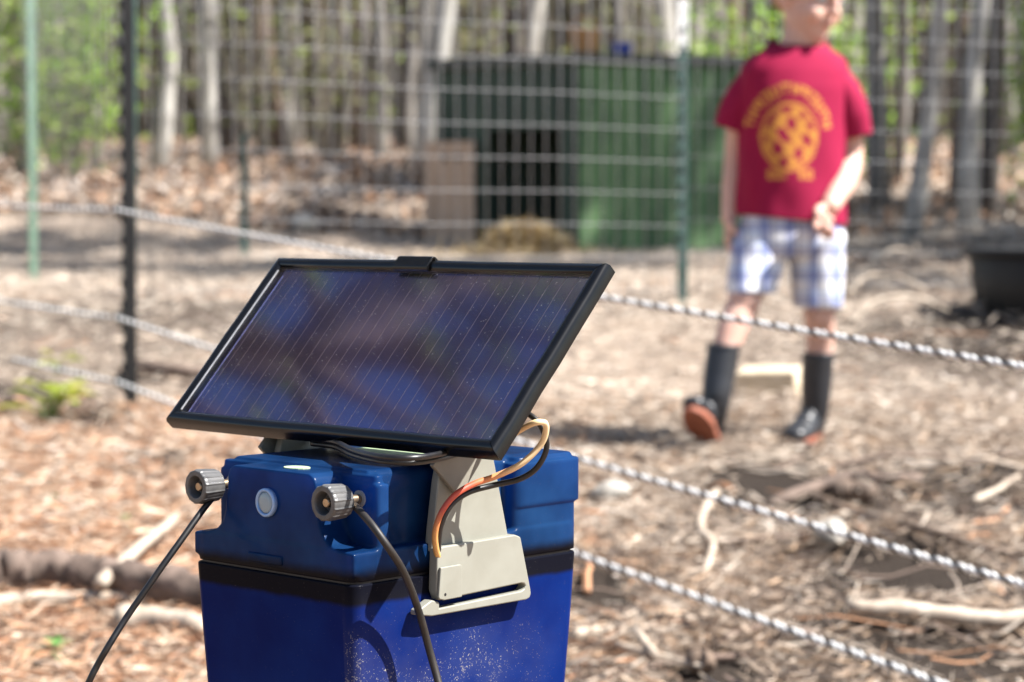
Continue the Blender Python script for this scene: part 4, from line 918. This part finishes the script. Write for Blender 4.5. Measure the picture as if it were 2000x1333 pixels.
# ------------------------------------------------------------------ trees
BR = {'pale': (M['bark_pale'], (.40, .38, .34)), 'grey': (M['bark_grey'], (.2, .18, .16)), 'dark': (M['bark_dark'], (.06, .05, .045)), 'brown': (M['bark_brown'], (.15, .10, .07))}
LEAFC = [(.30, .40, .06), (.22, .34, .06), (.38, .46, .10), (.16, .27, .06)]
def leafquad(mb, c, s, col):
    a = Vector((random.gauss(0, 1), random.gauss(0, 1), random.gauss(0, .6))).normalized(); b_ = a.cross(Vector((random.gauss(0, 1), random.gauss(0, 1), random.gauss(0, 1)))).normalized()
    mb.add([c-a*s*.5, c+b_*s*.32, c+a*s*.5, c-b_*s*.32], [(0, 1, 2, 3)], col)
def tree_parts(h, r, top, leafy, limbs, seed, low=.3, lsize=.09, twigs=5):
    """tapered trunk with limbs; top = horizontal shift of the stem's top; returns trunk and crown builders"""
    random.seed(seed); T = MB(); Cn = MB(); k = 14; P = []
    wob = [Vector((random.gauss(0, 1), random.gauss(0, 1), 0))*r*.85 for _ in range(k)]
    for i in range(k):
        t = i/(k-1); P.append(Vector((top[0]*t, top[1]*t, -.15+h*t)) + (wob[i] if i else Vector()))
    P = spline(P, 2); m = len(P); rad = [r*(1.28-.28*min(1, i/2.5))*(1-.82*(i/(m-1))) for i in range(m)]
    T.tube(P, rad, 10, True, None, .10)
    for j in range(limbs):
        t = low + (1-low)*(j+random.random()*.8)/limbs; i = min(m-2, int(t*(m-1))); b0 = P[i]; a = random.uniform(0, 6.28); el = random.uniform(.15, 1.0); L = h*random.uniform(.10, .22)*(1.25-t*.6)
        d_ = Vector((math.cos(a)*math.cos(el), math.sin(a)*math.cos(el), math.sin(el))); Q = [b0]
        for q in range(4): d_ = (d_+Vector((random.gauss(0, .16), random.gauss(0, .16), .10))).normalized(); Q.append(Q[-1]+d_*L/4)
        r0 = max(.008, rad[i]*.42); T.tube(Q, [r0, r0*.75, r0*.5, r0*.32, r0*.12], 6)
        for q in range(twigs):
            f = random.uniform(.3, 1)*4; i0 = min(3, int(f)); s_ = Q[i0].lerp(Q[i0+1], f-i0); e_ = s_ + (d_*.6+Vector((random.gauss(0, .7), random.gauss(0, .7), random.gauss(.1, .5)))).normalized()*L*random.uniform(.2, .45)
            mid = s_.lerp(e_, .5)+Vector((random.gauss(0, .03), random.gauss(0, .03), .03)); T.tube([s_, mid, e_], [r0*.28, r0*.2, .002], 4)
            for z_ in range(leafy):
                leafquad(Cn, mid.lerp(e_, random.random()*1.15)+Vector((random.gauss(0, .12), random.gauss(0, .12), random.gauss(0, .10))), lsize*random.uniform(.6, 1.2), random.choice(LEAFC))
    return T, Cn
def put_tree(name, T, Cn, bark, x_, y_, label, group=None, cat='tree', rz=0.0, sc_=1.0, meshes=None):
    r_ = empty(name, (x_, y_, g(x_, y_)), rz, label, cat, group); r_.scale = (sc_, sc_, sc_)
    if meshes is None: meshes = (T.mesh('trunk', BR[bark][0], True, False), Cn.mesh('crown', M['foliage'], False, False) if Cn.f else None)
    link('trunk', meshes[0], r_)
    if meshes[1]: link('crown', meshes[1], r_)
    return meshes
def px_tree(x_top, x_base, d, width_px, bark, label, seed, h=11, leafy=3, limbs=12, low=.35, name='forest_tree'):
    """stem seen at x_top on the picture's upper edge and x_base at its foot, d metres away"""
    X0 = (x_base-1000)/4425*d; z0 = g(X0, d); zt = CAM_Z + 430/4425*d; X1 = (x_top-1000)/4425*d; hh = max(.3, zt-z0)
    T, Cn = tree_parts(h, width_px/4425*d/2, ((X1-X0)/hh*h*.8, random.uniform(-.4, .4)), leafy, limbs, seed, low); put_tree(name, T, Cn, bark, X0, d, label)
for i, a in enumerate([
    (852, 822, 14.5, 46, 'pale', 'bright pale straight trunk left of the shed'), (322, 302, 15.4, 34, 'pale', 'pale lichened trunk just right of the black post'),
    (408, 412, 15.8, 28, 'pale', 'pale trunk second to the right of the black post'), (168, 196, 15, 15, 'grey', 'thin bent sapling trunk between the green post and black post'),
    (1690, 1716, 13, 40, 'grey', 'grey trunk right beside the boy\'s shoulder'), (1832, 1770, 10.4, 33, 'pale', 'slender pale trunk leaning right, foot in the leaves'),
    (1935, 1888, 11.2, 36, 'pale', 'mottled pale trunk leaning right near the right edge'), (1962, 1925, 12.6, 34, 'dark', 'dark leaning trunk at the right edge'),
    (1872, 1864, 13.5, 26, 'brown', 'brown trunk with reddish bark near the right edge'), (1752, 1748, 15, 22, 'dark', 'thin dark trunk behind the grey trunk at right'),
    (440, 452, 20, 34, 'dark', 'dark pine trunk above the stone behind the fence'), (1282, 1280, 20, 48, 'pale', 'broad pale trunk rising behind the shed roof'),
    (1045, 1030, 21, 36, 'pale', 'pale trunk behind the left half of the shed roof'), (955, 960, 22, 26, 'grey', 'grey trunk above the shed doorway'),
    (1205, 1210, 18, 20, 'dark', 'thin dark trunk above the blue pail'), (650, 655, 17, 26, 'dark', 'dark trunk mid-left above the solar panel'),
    (575, 570, 19, 22, 'grey', 'grey trunk mid-left, second of the pair above the solar panel'), (790, 780, 23, 30, 'dark', 'dark trunk hard left of the bright pale trunk'),
    (85, 82, 22, 28, 'pale', 'pale trunk at the far left behind the green bush'), (20, 15, 19, 20, 'grey', 'grey trunk on the very left edge'),
    (1480, 1475, 15, 30, 'dark', 'dark trunk behind the boy\'s head'), (1400, 1392, 22, 30, 'grey', 'grey trunk behind the white tipped post'), (715, 712, 21, 18, 'grey', 'slim grey trunk left of the bright pale trunk')]):
    px_tree(*a[:5], a[5], 40+i, h=11+(i*7) % 5, leafy=2, limbs=11)
random.seed(99)
protos = []
for i in range(8):
    bk_n = ['grey', 'dark', 'grey', 'pale', 'brown', 'dark', 'grey', 'pale'][i]; hgt = random.uniform(9, 14)
    T, Cn = tree_parts(hgt, random.uniform(.05, .13), (random.uniform(-.6, .6), random.uniform(-.5, .5)), 3, 13, 200+i, .25); protos.append((T.mesh('trunk', BR[bk_n][0], True, False), Cn.mesh('crown', M['foliage'], False, False), bk_n))
random.seed(5)
spots = []
for k in range(64):
    d_ = random.uniform(15.5, 34); x_ = random.uniform(-1, 1)*(d_*.226*1.02); pr = random.choice(protos)
    if 250 < 1000+4425*x_/d_ < 700 and pr[2] == 'pale': continue
    spots.append((x_, d_, pr))
ZONES = [(240, 'left of the black post'), (480, 'just right of the black post'), (820, 'between the black post and the shed'), (1130, 'behind the left half of the shed'), (1400, 'behind the right half of the shed'), (1660, 'behind the boy'), (9999, 'right of the boy')]
ORD = ['leftmost', 'second', 'third', 'fourth', 'fifth', 'sixth', 'seventh', 'eighth', 'ninth', 'tenth']; cnt = {}
def zone(x_, d_): return [zn for lim, zn in ZONES if 1000+4425*x_/d_ < lim][0]
for x_, y_, pr in sorted(spots, key=lambda q: q[0]/q[1]):
    key = (zone(x_, y_), pr[2]); k = cnt.get(key, 0); cnt[key] = k+1
    lab = '%s %s deep-wood trunk%s %s' % (ORD[k], pr[2], '' if k == 0 else ' from the left', key[0])
    put_tree('wood_tree', None, None, pr[2], x_, y_, lab, 'trunks deep in the blurred wood', rz=random.uniform(0, 6.28), sc_=random.uniform(.75, 1.2), meshes=pr[:2]); ob = COL.objects[-1].parent; ob.rotation_euler.y = R(random.gauss(0, 3.5))
pines = []
for i in range(2):
    T, Cn = tree_parts(11+i, .14, (.3, .2), 26, 20, 300+i, .22, .20, 7); pines.append((T.mesh('trunk', BR['dark'][0], True, False), Cn.mesh('crown', M['foliage'], False, False)))
for i, (x_, y_, lab) in enumerate(((5.0, 8.4, 'leafy dark tree beyond the right edge, closest to the camera'), (7.0, 9.4, 'leafy dark tree beyond the right edge, behind the closest one'), (4.4, 12.4, 'leafy dark tree beyond the right edge, third of the row'), (8.2, 11.6, 'leafy dark tree far beyond the right edge, outermost in front'))):
    put_tree('shade_tree', None, None, 'dark', x_, y_, lab, 'shade trees beyond the right edge', rz=i*1.3, sc_=.7 if i == 2 else .85+.05*i, meshes=pines[i % 2])
for i, (x_, y_, lab) in enumerate(((-6.35, 6.15, 'broad bare oak beyond the left edge, front one'), (-5.2, 7.1, 'broad bare oak beyond the left edge, rear one'))):
    T, Cn = tree_parts(13, .24, (.3, .2), 4, 46, 400+i, .34, .10, 7); put_tree('oak_tree', T, Cn, 'brown', x_, y_, lab, 'bare oaks beyond the left edge')
# saplings and leafing shrubs
def shrub(x_, y_, w_, h_, n_stem, n_leaf, cols, label, ls=.07, z_low=.15, name='leafing_shrub', group=None):
    r_ = empty(name, (x_, y_, g(x_, y_)), 0, label, 'shrub', group); S_ = MB(); L_ = MB()
    for k in range(n_stem):
        a = random.uniform(0, 6.28); e_ = Vector((math.cos(a)*w_*random.random(), math.sin(a)*w_*.6*random.random(), h_*random.uniform(.6, 1.05))); m_ = e_*.5+Vector((random.gauss(0, .06), random.gauss(0, .06), .05))
        pts = spline([(e_.x*.12, e_.y*.12, -.05), m_, e_], 4); S_.tube(pts, list(np.linspace(.011, .003, len(pts))), 5, True, (.24, .21, .17))
        for j in range(n_leaf//n_stem):
            f = random.uniform(z_low, 1.08); i0 = min(len(pts)-2, max(0, int(f*(len(pts)-1)))); c_ = pts[i0].lerp(pts[i0+1], random.random())+Vector((random.gauss(0, .13), random.gauss(0, .13), random.gauss(0, .09))); leafquad(L_, c_, ls*random.uniform(.6, 1.3), random.choice(cols))
    S_.build('stem', M['twig'], r_, fix=False); L_.build('leaves', M['foliage'], r_, fix=False)['kind'] = 'stuff'
BG = [(.32, .46, .07), (.24, .40, .06), (.40, .52, .12), (.18, .31, .05)]; OL = [(.22, .25, .09), (.28, .29, .13), (.18, .21, .08), (.34, .33, .19)]
shrub(-2.75, 14.2, .65, 1.9, 16, 1500, BG, 'bright green leafing shrub at the left between the two posts')
shrub(-3.25, 15.2, .55, 2.4, 14, 1200, BG, 'bright green shrub at the left edge')
shrub(1.42, 14.5, .6, 1.25, 12, 1100, BG, 'lime green low shrub behind the shed, beside the boy\'s head')
shrub(3.05, 13.0, .5, 1.8, 12, 1300, BG, 'bright green shrub at the top right corner')
shrub(2.45, 15.5, .5, 1.6, 9, 600, BG, 'small green shrub between the trunks at right')
shrub(-.25, 17.5, .9, 2.6, 16, 520, OL, 'olive twiggy shrub left of the bright pale trunk')
shrub(-1.35, 16.5, .9, 2.8, 16, 560, OL, 'olive twiggy shrub above the left half of the panel')
shrub(-2.0, 18, .8, 2.6, 14, 420, OL, 'olive twiggy shrub behind the second pale trunk')
shrub(1.0, 18.5, .9, 2.4, 14, 380, OL, 'olive twiggy shrub behind the shed roof')
shrub(2.7, 18, .9, 2.6, 14, 420, OL, 'olive twiggy shrub behind the right hand trunks')
# the far wood: a mass of stems, twigs and sparse young leaves that fills the gaps
fw = MB(); random.seed(31)
for k in range(2600):
    d_ = random.uniform(30, 75); x_ = random.uniform(-1, 1)*(d_*.226*1.35+3); z_ = g(x_, d_); h_ = random.uniform(3, 14); r_ = random.uniform(.02, .13); ln_ = random.gauss(0, .05)
    c_ = random.choice([(.22, .20, .17), (.14, .125, .105), (.30, .27, .23), (.10, .085, .07), (.18, .17, .12)])
    fw.tube([(x_, d_, z_-.2), (x_+ln_*h_*.5+random.gauss(0, .08), d_, z_+h_*.5), (x_+ln_*h_, d_, z_+h_)], [r_, r_*.7, r_*.2], 5, False, c_)
for k in range(26000):
    d_ = random.uniform(24, 70); x_ = random.uniform(-1, 1)*(d_*.226*1.35+3); z_ = g(x_, d_)+abs(random.gauss(0, 3.2)); p = Vector((x_, d_, z_))
    if random.random() < .45: leafquad(fw, p, random.uniform(.12, .3), random.choice(OL+[(.24, .32, .08), (.30, .38, .10)]))
    else:
        e_ = p+Vector((random.gauss(0, .5), random.gauss(0, .3), random.gauss(.35, .4))); s_ = Vector((.012, 0, .012)); c_ = random.choice([(.22, .19, .16), (.14, .12, .10), (.30, .27, .23)]); fw.add([p-s_, p+s_, e_+s_*.4, e_-s_*.4], [(0, 1, 2, 3)], c_)
tag(fw.build('far_woodland', M['foliage'], None, fix=False), 'far blurred wood of countless stems and young leaves', 'woodland', kind='stuff')
